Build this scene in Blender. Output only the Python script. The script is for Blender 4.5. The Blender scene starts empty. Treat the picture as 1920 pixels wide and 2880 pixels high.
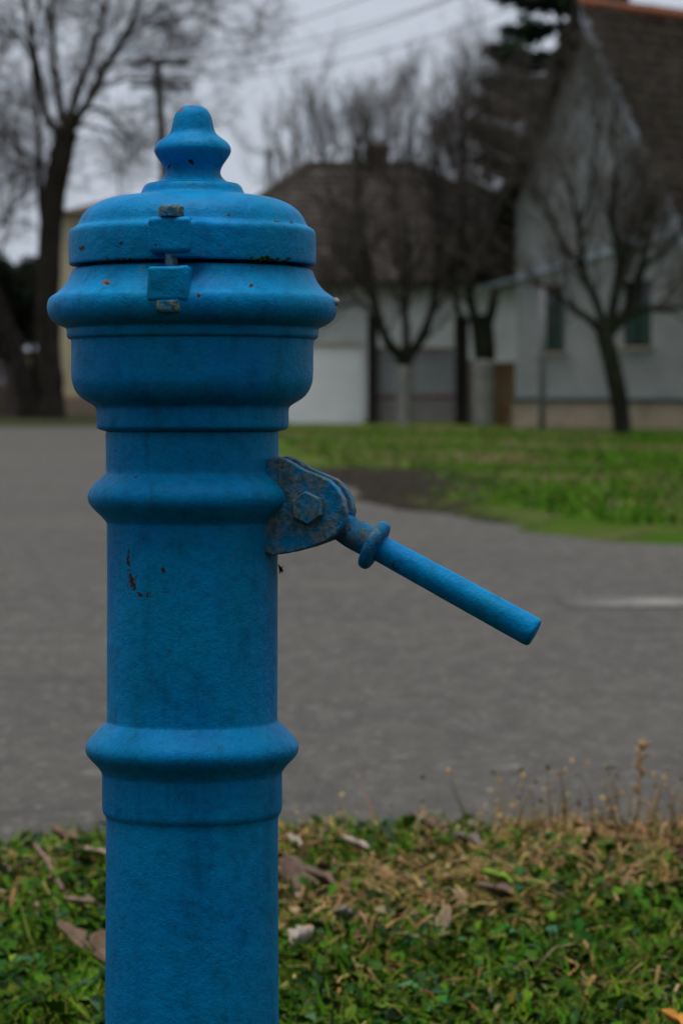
import bpy, bmesh, math, random
import numpy as np
from mathutils import Vector, Matrix

random.seed(7); rng = np.random.default_rng(11)
SC = bpy.context.scene
COL = SC.collection
R = math.radians
CAMZ, F, HX, HY = 0.95, 8000.0, 960.0, 1080.0      # eye height, focal length and horizon in photo pixels

# ------------------------------------------------------------------ camera
cam = bpy.data.cameras.new('camera'); camo = bpy.data.objects.new('camera', cam); COL.objects.link(camo)
camo.location = (0, 0, CAMZ); camo.rotation_euler = (R(90), 0, 0)
cam.sensor_fit = 'HORIZONTAL'; cam.sensor_width = 24; cam.lens = 100
cam.shift_y = -0.1875
cam.clip_start = 0.05; cam.clip_end = 3000
cam.dof.use_dof = True; cam.dof.focus_distance = 2.56; cam.dof.aperture_fstop = 10.4
SC.camera = camo

# ------------------------------------------------------------------ overcast sky, soft sun
SUN_EL, SUN_AZ = 87, -150                 # degrees; azimuth from +Y towards +X
w = bpy.data.worlds.new('World'); SC.world = w; w.use_nodes = True
nt = w.node_tree; nt.nodes.clear()
out = nt.nodes.new('ShaderNodeOutputWorld'); bg = nt.nodes.new('ShaderNodeBackground')
sky = nt.nodes.new('ShaderNodeTexSky'); sky.sky_type = 'NISHITA'; sky.sun_disc = False
sky.sun_elevation = R(SUN_EL); sky.sun_rotation = R(SUN_AZ); sky.air_density = 1.0; sky.dust_density = 3.0; sky.ozone_density = 1.0
hs = nt.nodes.new('ShaderNodeHueSaturation'); hs.inputs['Saturation'].default_value = 0.12; hs.inputs['Value'].default_value = 1.0
mx = nt.nodes.new('ShaderNodeMix'); mx.data_type = 'RGBA'; mx.inputs[0].default_value = 0.82
mx.inputs[7].default_value = (5.35, 5.95, 6.9, 1)       # even cloud deck
nt.links.new(sky.outputs[0], hs.inputs['Color']); nt.links.new(hs.outputs[0], mx.inputs[6])
nt.links.new(mx.outputs[2], bg.inputs[0]); nt.links.new(bg.outputs[0], out.inputs[0])
bg.inputs[1].default_value = 0.052
sun = bpy.data.lights.new('sun', 'SUN'); sun.energy = 1.5; sun.angle = R(42); sun.color = (1.0, 0.98, 0.95)
so = bpy.data.objects.new('sun', sun); COL.objects.link(so)
d = Vector((math.sin(R(SUN_AZ))*math.cos(R(SUN_EL)), math.cos(R(SUN_AZ))*math.cos(R(SUN_EL)), math.sin(R(SUN_EL))))
so.rotation_euler = d.to_track_quat('Z', 'Y').to_euler()
vs = SC.view_settings
vs.view_transform = 'Standard'; vs.look = 'None'; vs.exposure = 1.02; vs.gamma = 1.0; vs.use_curve_mapping = False
SC.cycles.use_denoising = True; SC.cycles.denoising_prefilter = 'ACCURATE'
SC.cycles.max_bounces = 5; SC.cycles.diffuse_bounces = 3; SC.cycles.glossy_bounces = 2; SC.cycles.transmission_bounces = 2
SC.cycles.caustics_reflective = False; SC.cycles.caustics_refractive = False
SC.cycles.use_adaptive_sampling = True; SC.cycles.adaptive_threshold = 0.02

# ------------------------------------------------------------------ helpers
def P(px, py, D):
    return Vector(((px-HX)/F*D, D, CAMZ + (HY-py)/F*D))
def gD(py, h=0.0):
    return (CAMZ-h)*F/(py-HY)

def mesh_pd(name, v, f, smooth=False):
    m = bpy.data.meshes.new(name); m.from_pydata([tuple(p) for p in v], [], f); m.update()
    if smooth: m.polygons.foreach_set('use_smooth', [True]*len(m.polygons))
    return m
def mesh_np(name, V, Fc, col=None, smooth=False):
    V = np.asarray(V, dtype=np.float32); Fc = np.asarray(Fc, dtype=np.int32); n, k = Fc.shape
    m = bpy.data.meshes.new(name)
    m.vertices.add(len(V)); m.vertices.foreach_set('co', V.ravel())
    m.loops.add(n*k); m.loops.foreach_set('vertex_index', Fc.ravel())
    m.polygons.add(n); m.polygons.foreach_set('loop_start', np.arange(0, n*k, k, dtype=np.int32))
    m.polygons.foreach_set('loop_total', np.full(n, k, dtype=np.int32))
    if smooth: m.polygons.foreach_set('use_smooth', np.ones(n, dtype=bool))
    m.update(calc_edges=True)
    if col is not None:
        a = m.color_attributes.new('tint', 'FLOAT_COLOR', 'POINT')
        c = np.ones((len(V), 4), dtype=np.float32); c[:, :3] = col
        a.data.foreach_set('color', c.ravel())
    return m
def obj(name, mesh, mat=None, parent=None):
    o = bpy.data.objects.new(name, mesh); COL.objects.link(o)
    if mat is not None and mesh is not None and not mesh.materials: mesh.materials.append(mat)
    if parent is not None: o.parent = parent
    return o
def tag(o, label=None, cat=None, group=None, kind=None):
    if label: o['label'] = label
    if cat: o['category'] = cat
    if group: o['group'] = group
    if kind: o['kind'] = kind
    return o
def empty(name, loc=(0, 0, 0)):
    o = bpy.data.objects.new(name, None); COL.objects.link(o); o.location = loc; o.empty_display_size = .1
    return o
def box_vf(x0, x1, y0, y1, z0, z1):
    v = [(x0,y0,z0),(x1,y0,z0),(x1,y1,z0),(x0,y1,z0),(x0,y0,z1),(x1,y0,z1),(x1,y1,z1),(x0,y1,z1)]
    f = [(0,3,2,1),(4,5,6,7),(0,1,5,4),(1,2,6,5),(2,3,7,6),(3,0,4,7)]
    return v, f
def bevel_mesh(m, w, seg=2):
    bm = bmesh.new(); bm.from_mesh(m)
    bmesh.ops.bevel(bm, geom=[e for e in bm.edges], offset=w, segments=seg, affect='EDGES', profile=.6)
    bm.to_mesh(m); bm.free(); return m
def wnorm(o):
    w_ = o.modifiers.new('even_shading', 'WEIGHTED_NORMAL'); w_.weight = 100; return o
def box(name, b, mat, parent=None, bev=0.0, frame=None):
    v, f = box_vf(*b)
    if frame: v = [frame(p) for p in v]
    m = mesh_pd(name, v, f)
    if bev: bevel_mesh(m, bev, 1)
    return obj(name, m, mat, parent)
class TB:
    """collects tapered tubes into one mesh"""
    def __init__(s): s.v = []; s.f = []
    def tube(s, pts, rad, n=5):
        b = len(s.v); k = len(pts); up = None
        for i in range(k):
            t = (pts[min(i+1, k-1)]-pts[max(i-1, 0)])
            if t.length < 1e-9: t = Vector((0, 0, 1))
            t.normalize()
            if up is None:
                up = t.orthogonal().normalized()
            else:
                up = up - t*up.dot(t)
                up = up.normalized() if up.length > 1e-6 else t.orthogonal().normalized()
            sd = t.cross(up)
            for j in range(n):
                a = 2*math.pi*j/n
                s.v.append(pts[i] + (up*math.cos(a)+sd*math.sin(a))*rad[i])
        for i in range(k-1):
            for j in range(n):
                a = b+i*n+j; c = b+i*n+(j+1) % n
                s.f.append((a, c, c+n, a+n))
        s.f.append(tuple(b+j for j in reversed(range(n)))); s.f.append(tuple(b+(k-1)*n+j for j in range(n)))
    def build(s, name, mat, parent=None):
        return obj(name, mesh_pd(name, s.v, s.f, True), mat, parent)

# ---- node material helpers
class NM:
    def __init__(s, name, rough=.7, spec=.3):
        s.m = bpy.data.materials.new(name); s.m.use_nodes = True; s.t = s.m.node_tree
        s.b = s.t.nodes['Principled BSDF']; s.b.inputs['Roughness'].default_value = rough
        s.b.inputs['Specular IOR Level'].default_value = spec
        s.tc = s.t.nodes.new('ShaderNodeTexCoord')
    def n(s, ty, **kw):
        o = s.t.nodes.new(ty)
        for k, v in kw.items(): setattr(o, k, v)
        return o
    def L(s, a, b): s.t.links.new(a, b)
    def noise(s, scale, detail=4, rough=.55, stretch=None, off=None, coord='Object'):
        o = s.n('ShaderNodeTexNoise'); o.inputs['Scale'].default_value = scale
        o.inputs['Detail'].default_value = detail; o.inputs['Roughness'].default_value = rough
        src = s.tc.outputs[coord]
        mp = s.n('ShaderNodeMapping')
        if stretch: mp.inputs['Scale'].default_value = stretch
        if off: mp.inputs['Location'].default_value = off
        s.L(src, mp.inputs['Vector']); s.L(mp.outputs[0], o.inputs['Vector'])
        return o.outputs['Fac']
    def ramp(s, fac, a, b, inv=False):
        o = s.n('ShaderNodeMapRange'); o.inputs['From Min'].default_value = a; o.inputs['From Max'].default_value = b
        o.inputs['To Min'].default_value = 1.0 if inv else 0.0; o.inputs['To Max'].default_value = 0.0 if inv else 1.0
        s.L(fac, o.inputs['Value']); return o.outputs[0]
    def math(s, op, a, b=None):
        o = s.n('ShaderNodeMath', operation=op)
        for i, x in enumerate((a, b)):
            if x is None: continue
            if isinstance(x, (int, float)): o.inputs[i].default_value = x
            else: s.L(x, o.inputs[i])
        return o.outputs[0]
    def mix(s, fac, a, b, blend='MIX'):
        o = s.n('ShaderNodeMix', data_type='RGBA', blend_type=blend)
        if isinstance(fac, (int, float)): o.inputs[0].default_value = fac
        else: s.L(fac, o.inputs[0])
        for i, x in ((6, a), (7, b)):
            if isinstance(x, tuple): o.inputs[i].default_value = (*x, 1) if len(x) == 3 else x
            else: s.L(x, o.inputs[i])
        return o.outputs[2]
    def attr(s, name='tint'):
        return s.n('ShaderNodeAttribute', attribute_name=name).outputs['Color']
    def color(s, c):
        if isinstance(c, tuple): s.b.inputs['Base Color'].default_value = (*c, 1)
        else: s.L(c, s.b.inputs['Base Color'])
    def bump(s, h, strength=.5, dist=.01, prev=None):
        o = s.n('ShaderNodeBump'); o.inputs['Strength'].default_value = strength; o.inputs['Distance'].default_value = dist
        s.L(h, o.inputs['Height'])
        if prev is not None: s.L(prev, o.inputs['Normal'])
        return o.outputs[0]
    def normal(s, nrm): s.L(nrm, s.b.inputs['Normal'])
def simple(name, c1, c2, scale=6, rough=.8, spec=.25, bump=.3, bdist=.01, stretch=None, lo=.35, hi=.65):
    k = NM(name, rough, spec*.2 if rough > .72 else spec)
    n1 = k.noise(scale, 5, .6, stretch)
    k.color(k.mix(k.ramp(n1, lo, hi), c1, c2))
    if bump: k.normal(k.bump(k.noise(scale*5, 4, .6, stretch), bump, bdist))
    return k.m
def tinted(name, rough=.6, spec=.3, trans=0.0):
    k = NM(name, .85, spec*.25); k.color(k.attr())
    if trans:
        k.b.inputs['Subsurface Weight'].default_value = 0
    return k.m

# ------------------------------------------------------------------ materials
def paint_material(name, chips=(), dirt=0.35, lichen=0.0, rust=0.25, rust_scale=26, pale=(.15, .172, .160), spots=()):
    k = NM(name, .45, .05)
    big = k.noise(9, 4, .6)
    streak = k.noise(22, 4, .6, stretch=(1, 1, .12))
    base = k.mix(k.ramp(big, .3, .7), (.0002, .148, .385), (.0003, .210, .455))
    base = k.mix(k.math('MULTIPLY', k.ramp(k.noise(7, 3, .6, stretch=(1, 1, .5), off=(4, 6, 2)), .46, .64), .75), base, (.0003, .165, .31))
    base = k.mix(k.math('MULTIPLY', k.ramp(streak, .52, .72), .45), base, (.0004, .085, .29))      # older coat showing in runs
    grime = k.math('MULTIPLY', k.ramp(k.noise(60, 7, .74), .47, .66), dirt)
    grime = k.math('MAXIMUM', grime, k.math('MULTIPLY', k.ramp(k.noise(330, 3, .6, off=(8, 8, 8)), .50, .68), dirt*.6))
    base = k.mix(grime, base, (.002, .048, .075))
    run = k.math('MULTIPLY', k.ramp(k.noise(38, 6, .65, stretch=(1, 1, .09), off=(3, 1, 0)), .55, .74), dirt*.9)
    base = k.mix(run, base, (.002, .036, .055))
    # pits and flakes down to dark iron
    pit = k.math('MULTIPLY', k.ramp(k.noise(210, 3, .5), .70, .73), k.ramp(k.noise(14, 3, .5, off=(9, 2, 4)), .46, .60))
    rs = k.math('MULTIPLY', k.ramp(k.noise(rust_scale*5, 4, .6, off=(5, 5, 1)), .66, .70), k.ramp(k.noise(rust_scale, 3, .6, off=(1, 7, 3)), .56, .70))
    rs = k.math('MULTIPLY', rs, min(1, rust*3))
    mask = pit
    vor_in = k.tc.outputs['Object']
    cn = k.math('MULTIPLY', k.math('SUBTRACT', k.noise(290, 4, .65, off=(3, 7, 0)), .5), 4.2) if chips else None
    for (cx, cy, cz, rx, rz, ns) in chips:
        mp = k.n('ShaderNodeMapping'); mp.inputs['Scale'].default_value = (1/rx, 1/max(rx, .02), 1/rz)
        mp.inputs['Location'].default_value = (-cx/rx, -cy/max(rx, .02), -cz/rz)
        k.L(vor_in, mp.inputs['Vector'])
        ln = k.n('ShaderNodeVectorMath', operation='LENGTH'); k.L(mp.outputs[0], ln.inputs[0])
        dd = k.math('ADD', ln.outputs['Value'], cn)
        mask = k.math('MAXIMUM', mask, k.ramp(dd, .66, .74, inv=True))
    col = k.mix(rs, base, (.16, .055, .02))
    for (cx, cy, cz, rx, rz) in spots:
        mp = k.n('ShaderNodeMapping'); mp.inputs['Scale'].default_value = (1/rx, 1/max(rx, .02), 1/rz); mp.inputs['Location'].default_value = (-cx/rx, -cy/max(rx, .02), -cz/rz)
        k.L(vor_in, mp.inputs['Vector']); ln = k.n('ShaderNodeVectorMath', operation='LENGTH'); k.L(mp.outputs[0], ln.inputs[0])
        sn = k.math('MULTIPLY', k.math('SUBTRACT', k.noise(240, 4, .65, off=(1, 9, 2)), .5), 3.4)
        col = k.mix(k.math('MULTIPLY', k.ramp(k.math('ADD', ln.outputs['Value'], sn), .5, .8, inv=True), .85), col, (.20, .065, .018))
    col = k.mix(mask, col, (.040, .021, .016))
    if lichen:
        li = k.ramp(k.noise(48, 8, .72, off=(2, 3, 5)), .56-.16*lichen, .68-.10*lichen)
        lc = k.mix(k.ramp(k.noise(190, 4, .6), .4, .6), (.034, .082, .092), pale)
        col = k.mix(li, col, lc)
        rough = k.mix(li, (.42, .42, .42), (.9, .9, .9)); k.L(rough, k.b.inputs['Roughness'])
    k.color(col)
    b1 = k.bump(k.noise(480, 2, .6), .36, .0011)
    b2 = k.bump(k.noise(70, 4, .65), .45, .0032, b1)
    b2 = k.bump(k.noise(45, 3, .6, stretch=(1, 1, .10), off=(6, 1, 3)), .30, .0030, b2)
    if lichen: b2 = k.bump(k.noise(48, 6, .72, off=(2, 3, 5)), .8, .006, b2)
    k.normal(b2)
    return k.m

def asphalt():
    k = NM('asphalt', .9, .10)
    a = k.noise(.35, 4, .6); b = k.noise(1.6, 5, .65, stretch=(.6, .8, 1)); c = k.noise(45, 4, .7); d_ = k.noise(130, 2, .5)
    col = k.mix(k.ramp(a, .35, .65), (.062, .058, .0515), (.080, .0745, .0655))
    col = k.mix(k.math('MULTIPLY', k.ramp(b, .48, .75), .35), col, (.096, .089, .079))
    col = k.mix(k.math('MULTIPLY', k.ramp(b, .25, .42, inv=True), .3), col, (.034, .034, .033))
    col = k.mix(k.math('MULTIPLY', k.ramp(c, .52, .72), .55), col, (.130, .125, .116))
    col = k.mix(k.math('MULTIPLY', k.ramp(c, .30, .46, inv=True), .6), col, (.028, .028, .027))
    m14 = k.noise(11, 3, .6, stretch=(1, .35, 1), off=(1, 2, 0)); m14b = k.noise(26, 2, .5, stretch=(1, .4, 1), off=(7, 2, 0))
    col = k.mix(k.math('MULTIPLY', k.ramp(m14, .5, .72), .30), col, (.145, .138, .126))
    col = k.mix(k.math('MULTIPLY', k.ramp(m14, .30, .48, inv=True), .28), col, (.028, .028, .027))
    col = k.mix(k.math('MULTIPLY', k.ramp(m14b, .58, .70), .35), col, (.17, .162, .147))
    sp = k.ramp(k.noise(17, 1, .4, stretch=(1, .6, 1), off=(4, 4, 0)), .70, .74)
    col = k.mix(k.math('MULTIPLY', sp, .45), col, (.20, .19, .17))
    k.color(col); k.normal(k.bump(d_, .7, .006, k.bump(c, .6, .012))); return k.m
M_ASPH = asphalt()
def soilmat():
    k = NM('soil', .95, .04)
    a = k.noise(3, 5, .6); b = k.noise(40, 5, .7)
    col = k.mix(k.ramp(a, .4, .6), (.030, .026, .016), (.026, .042, .012))
    col = k.mix(k.math('MULTIPLY', k.ramp(b, .5, .7), .6), col, (.085, .062, .035))
    k.color(col); k.normal(k.bump(b, .8, .02)); return k.m
M_SOIL = soilmat()
def turfmat():
    k = NM('turf', .95, .02)
    a = k.noise(.22, 4, .6); b = k.noise(1.4, 5, .65, stretch=(.6, 1, 1)); c = k.noise(28, 5, .7)
    col = k.mix(k.ramp(a, .35, .65), (.036, .088, .004), (.064, .092, .010))
    col = k.mix(k.math('MULTIPLY', k.ramp(b, .50, .72), .75), col, (.098, .080, .036))
    col = k.mix(k.math('MULTIPLY', k.ramp(c, .35, .7), .5), col, (.030, .062, .010))
    k.color(col); k.normal(k.bump(c, .9, .04)); return k.m
M_TURF = turfmat()
M_MUD = simple('mud', (.020, .016, .013), (.040, .033, .026), 7, .9, .25, .6, .03)
M_LEAF = tinted('leaf_litter', .62, .28)
M_BLADE = tinted('grass_blades', .6, .25)
M_BARK = simple('bark', (.020, .017, .013), (.046, .038, .030), 5, .95, .15, .8, .03, (1, 1, .35))
M_BARKG = simple('mossy_bark', (.013, .013, .010), (.030, .034, .020), 5, .95, .15, .8, .03, (1, 1, .35))
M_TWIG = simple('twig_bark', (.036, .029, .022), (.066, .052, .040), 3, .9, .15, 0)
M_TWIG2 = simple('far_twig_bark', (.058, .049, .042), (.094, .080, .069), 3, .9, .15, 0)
M_LIME = simple('limewash', (.18, .172, .155), (.29, .28, .255), 6, .95, .15, .5, .02)
M_NEEDLE = tinted('conifer_needles', .7, .2)
M_WOODPOLE = simple('tarred_wood', (.022, .020, .018), (.045, .041, .036), 8, .9, .2, .4, .01, (1, 1, .1))
M_STEEL = simple('dull_steel', (.10, .10, .105), (.16, .16, .165), 8, .6, .4, .2, .003)

# ------------------------------------------------------------------ ground, roads, verges
def grid_ground(name, x0, x1, y0, y1, nx, ny, hf, mat):
    X, Y = np.meshgrid(np.linspace(x0, x1, nx), np.linspace(y0, y1, ny)); Z = hf(X, Y)
    V = np.stack([X, Y, Z], -1).reshape(-1, 3)
    i = np.arange((nx-1)*(ny-1)); r = i//(nx-1); c = i % (nx-1); a = r*nx+c
    return obj(name, mesh_np(name, V, np.stack([a, a+1, a+nx+1, a+nx], 1), smooth=True), mat)
g = obj('ground', mesh_pd('ground', [(-1500,-1500,-.03),(1500,-1500,-.03),(1500,1500,-.03),(-1500,1500,-.03)], [(0,1,2,3)]), M_TURF)
tag(g, kind='structure')

# road: the street in front plus the side street going away on the left; lawn corner cut out
edge = [(-2.6, 64), (-1.5, 52), (-.82, 40.4), (-.21, 32.2), (.15, 26.7), (.42, 22.8), (1.0, 20.5), (1.42, 18.5), (2.05, 17.1), (3.2, 15.9), (5, 15.1), (9, 14.5), (40, 14.2)]
def smooth_poly(p, n=6):
    o = []
    q = [p[0]]+p+[p[-1]]
    for i in range(1, len(q)-2):
        for j in range(n):
            t = j/n; a, b, c, e = (np.array(q[i+k-1], float) for k in range(4))
            o.append(tuple(.5*((2*b)+(c-a)*t+(2*a-5*b+4*c-e)*t*t+(3*b-a-3*c+e)*t**3)))
    o.append(p[-1]); return o
ed = smooth_poly(edge)
rv = [(x, y, -.004) for x, y in ed] + [(40, 3.0, -.004), (-60, 3.0, -.004), (-60, 64, -.004)]
road = obj('road', mesh_pd('road', rv, [tuple(reversed(range(len(rv))))]), M_ASPH); tag(road, kind='structure')

def vnoise(X, Y, s, seed):
    """cheap smooth value noise"""
    r = np.random.default_rng(seed).random((64, 64))
    x = np.asarray(X)*s; y = np.asarray(Y)*s
    xi = np.floor(x).astype(int); yi = np.floor(y).astype(int); fx = x-xi; fy = y-yi
    fx = fx*fx*(3-2*fx); fy = fy*fy*(3-2*fy)
    g_ = lambda a, b: r[a % 64, b % 64]
    return (g_(xi, yi)*(1-fx)+g_(xi+1, yi)*fx)*(1-fy)+(g_(xi, yi+1)*(1-fx)+g_(xi+1, yi+1)*fx)*fy

# lawn on the far side of the junction, a low bank of turf along the road edge
lawn_v, lawn_f = [], []
nl = len(ed); K = 9
for i, (x, y) in enumerate(ed):
    tx, ty = np.array(ed[min(i+1, nl-1)])-np.array(ed[max(i-1, 0)]); l = math.hypot(tx, ty); nx_, ny_ = -ty/l, tx/l   # to the right/back
    if nx_ < 0 and ny_ < 0: nx_, ny_ = -nx_, -ny_
    for k, (d_, h_) in enumerate(((-.25, -.02), (0, .03), (.2, .07), (.5, .09), (1.2, .08), (2.5, .06), (6, .03), (14, .01), (30, .005))):
        wob = (vnoise(x*3+k, y*3, 1, 5)-.5)*.35 if k < 4 else 0
        hh = h_ + ((vnoise(x*2+k*1.7, y*2, 1, 6)-.5)*.05 if 0 < k < 7 else 0)
        lawn_v.append((x+nx_*(d_+wob), y+ny_*(d_+wob), hh))
for i in range(nl-1):
    for k in range(K-1):
        a = i*K+k; lawn_f.append((a, a+1, a+K+1, a+K))
def lawnmat():
    k = NM('lawn_turf', .95, .02)
    a = k.noise(.22, 4, .6); b = k.noise(1.1, 5, .65, stretch=(.7, 1, 1)); c = k.noise(28, 5, .7)
    col = k.mix(k.ramp(a, .35, .65), (.042, .104, .007), (.082, .112, .016))
    col = k.mix(k.math('MULTIPLY', k.ramp(b, .46, .66), .75), col, (.135, .112, .054))
    col = k.mix(k.math('MULTIPLY', k.ramp(c, .35, .7), .5), col, (.026, .060, .006))
    sep = k.n('ShaderNodeSeparateColor'); k.L(k.attr(), sep.inputs[0])
    f = k.math('ADD', sep.outputs[0], k.math('MULTIPLY', k.math('SUBTRACT', k.noise(2.6, 6, .7, off=(3, 3, 0)), .5), 1.5))
    mud = k.mix(k.ramp(k.noise(9, 5, .6), .35, .65), (.017, .014, .011), (.042, .034, .026))
    k.color(k.mix(k.ramp(f, .35, .62), col, mud)); k.normal(k.bump(c, .9, .04)); return k.m
lawn_c = []
for i, (x, y) in enumerate(ed):
    for k in range(K):
        core = math.exp(-((y-26.0)/5.4)**2)
        dv = (1.0, 1.0, .95, .80, .42, .05, 0, 0, 0)[k]*core + (.30, .12, 0, 0, 0, 0, 0, 0, 0)[k]
        lawn_c.append((dv, dv, dv))
lm = mesh_np('lawn', np.array(lawn_v), np.array(lawn_f), np.array(lawn_c), True)
lawn = obj('lawn', lm, lawnmat()); tag(lawn, kind='structure')
# far verge beyond the side street
fv = grid_ground('far_verge', -40, -1.2, 63.2, 82, 60, 12, lambda X, Y: .06*np.clip((Y-63.2)/1.2, 0, 1)+.03*vnoise(X, Y, .8, 3)*np.clip((Y-63.2), 0, 1)+0, M_SOIL)
tag(fv, kind='structure')
# worn centre line of the street
def linemat():
    k = NM('worn_road_paint', .9, .1)
    b = k.noise(60, 5, .7); sep = k.n('ShaderNodeSeparateColor'); k.L(k.attr(), sep.inputs[0])
    f = k.math('MULTIPLY', k.math('MULTIPLY', sep.outputs[0], k.ramp(b, .34, .56)), k.ramp(k.noise(3.5, 4, .6, stretch=(.5, 1, 1)), .34, .58))
    k.color(k.mix(f, (.068, .065, .060), (.31, .295, .265))); k.normal(k.bump(b, .5, .008)); return k.m
M_LINE = linemat(); yl = gD(1693)
for (a, b) in ((.95, 1.62), (1.75, 2.7)):
    n = 16; vv = []; cc = []
    for i in range(n+1):
        x = a+(b-a)*i/n; en = math.sin(math.pi*(i+.01)/n)**.6
        for k_, q in enumerate((-.30, -.12, 0, .14, .34)):
            vv.append((x, yl+q+random.uniform(-.05, .05), 0.0)); v_ = (0, .55, 1, .6, 0)[k_]*en; cc.append((v_, v_, v_))
    ff_ = [(i*5+k_, i*5+5+k_, i*5+6+k_, i*5+1+k_) for i in range(n) for k_ in range(4)]
    o = obj('road_marking', mesh_np('road_marking', np.array(vv), np.array(ff_), np.array(cc)), M_LINE); tag(o, kind='structure')

# near verge where the hydrant stands
def edge_y(X): return 5.92 + .10*np.clip(X, -1.5, 2) + (vnoise(X+20, X*0, 3.0, 21)-.5)*.12 - np.clip(-X-.45, 0, 3)*.5
def verge_h(X, Y):
    d_ = edge_y(X)-Y
    return -.02 + .055*np.clip(d_/.35, 0, 1) + (vnoise(X+9, Y, 5, 31)-.5)*.035*np.clip(d_/.3, 0, 1) + (vnoise(X, Y+4, 14, 32)-.5)*.015
gv = grid_ground('verge', -5, 5, -2, 6.5, 240, 220, verge_h, M_SOIL); tag(gv, kind='structure')

# unseen hedge added behind the camera to darken the hydrant front
hg = empty('shade_hedge', (0, -2.6, 0)); tag(hg, 'tall clipped evergreen hedge, out of view, added behind the camera to shade the hydrant front', 'hedge')
M_HEDGE = simple('hedge_foliage', (.012, .026, .008), (.026, .045, .014), 9, .9, .2, .9, .05)
nu, nv = 150, 40; hvv = []; hff = []
sec = [(.45, 0), (.5, .5), (.52, 1.2), (.5, 1.9), (.42, 2.3), (.2, 2.42), (-.2, 2.42), (-.42, 2.3), (-.5, 1.9), (-.52, 1.2), (-.5, .5), (-.45, 0)]
for i in range(nu+1):
    for j, (a_, b_) in enumerate(sec):
        dn = 1+.25*(float(vnoise(i*.9+3, j*.8+2, 1, 61))-.5)
        hvv.append((-11+22*i/nu, a_*dn, max(0, b_*(1+.10*(float(vnoise(i*.5, j*1.3, 1, 62))-.5)))))
ns_ = len(sec)
for i in range(nu):
    for j in range(ns_-1): a = i*ns_+j; hff.append((a, a+1, a+ns_+1, a+ns_))
obj('foliage', mesh_pd('foliage', hvv, hff, True), M_HEDGE, hg)

# ------------------------------------------------------------------ ground cover on the near verge
def scatter(tv, tf, pos, rot, scl, col, jit=0.0):
    """template verts (v,3), faces (f,4); per-instance pos, rotation matrices, scales, colours"""
    n, v = len(pos), len(tv)
    T = tv[None]*np.asarray(scl).reshape(n, -1)[:, None, :]
    V = np.einsum('nij,nvj->nvi', rot, T)+pos[:, None, :]
    Fc = tf[None]+(np.arange(n)*v)[:, None, None]
    C = np.repeat(col[:, None, :], v, 1)
    return V.reshape(-1, 3), Fc.reshape(-1, tf.shape[1]), C.reshape(-1, 3)
def rotm(yaw, pitch, roll):
    cy, sy, cp, sp, cr, sr = np.cos(yaw), np.sin(yaw), np.cos(pitch), np.sin(pitch), np.cos(roll), np.sin(roll)
    z = np.zeros_like(yaw); o = np.ones_like(yaw)
    Rz = np.stack([np.stack([cy, -sy, z], -1), np.stack([sy, cy, z], -1), np.stack([z, z, o], -1)], 1)
    Rx = np.stack([np.stack([o, z, z], -1), np.stack([z, cp, -sp], -1), np.stack([z, sp, cp], -1)], 1)
    Ry = np.stack([np.stack([cr, z, sr], -1), np.stack([z, o, z], -1), np.stack([-sr, z, cr], -1)], 1)
    return Rz @ Rx @ Ry
def strip(ws, zs, ys):
    """leaf: cross rows with a centre fold"""
    v = []; f = []
    for w_, z_, y_ in zip(ws, zs, ys): v += [(-w_, y_, z_+w_*.35), (0, y_, z_), (w_, y_, z_+w_*.35)]
    for i in range(len(ws)-1):
        for k in range(2): a = i*3+k; f.append((a, a+1, a+4, a+3))
    return np.array(v, float), np.array(f)
def bladet(bend, n=3):
    v = []; f = []
    for i in range(n+1):
        t = i/n; w_ = .5*(1-t**1.6)+.02; v += [(-w_, 0, 0), (w_, 0, 0)]
        v[-1] = (w_, bend*t*t, t*(1-.35*bend*t)); v[-2] = (-w_, bend*t*t, t*(1-.35*bend*t))
    for i in range(n): f.append((2*i, 2*i+1, 2*i+3, 2*i+2))
    return np.array(v, float), np.array(f)
def pts(n, x0, x1, y0, y1):
    x = rng.uniform(x0, x1, n); y = rng.uniform(y0, y1, n); return x, y
def keep(x, y, m): return x[m], y[m]
def pump_clear(x, y): return np.hypot(x+.14, y-2.67) > .17
def drymask(x, y):
    m = vnoise(x+7, y+3, 2.1, 41)*.6+vnoise(x, y, 5.2, 42)*.4
    blob = np.exp(-(((x-.12)/.28)**2+((y-5.05)/.42)**2))*.46 + np.exp(-(((x-.50)/.25)**2+((y-5.7)/.2)**2))*.30
    return m+blob-.14*(np.asarray(x) < -.3)-.32*np.clip((4.72-y)/.35, 0, 1)
ALLV, ALLF, ALLC = [], [], []
def put(name, packs, mat, label, cat):
    off = 0; VV = []; FF = []; CC = []
    for V, Fc, C in packs:
        VV.append(V); FF.append(Fc+off); CC.append(C); off += len(V)
    o = obj(name, mesh_np(name, np.concatenate(VV), np.concatenate(FF), np.concatenate(CC), True), mat)
    tag(o, label, cat, kind='stuff'); return o
def jitter(base, n, amt, dark=.0):
    b = np.array(base)[rng.integers(0, len(base), n)]
    return np.clip(b*(1+rng.normal(0, amt, (n, 1)))*(1+rng.normal(0, amt*.4, (n, 3))), .004, .9)

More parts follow.
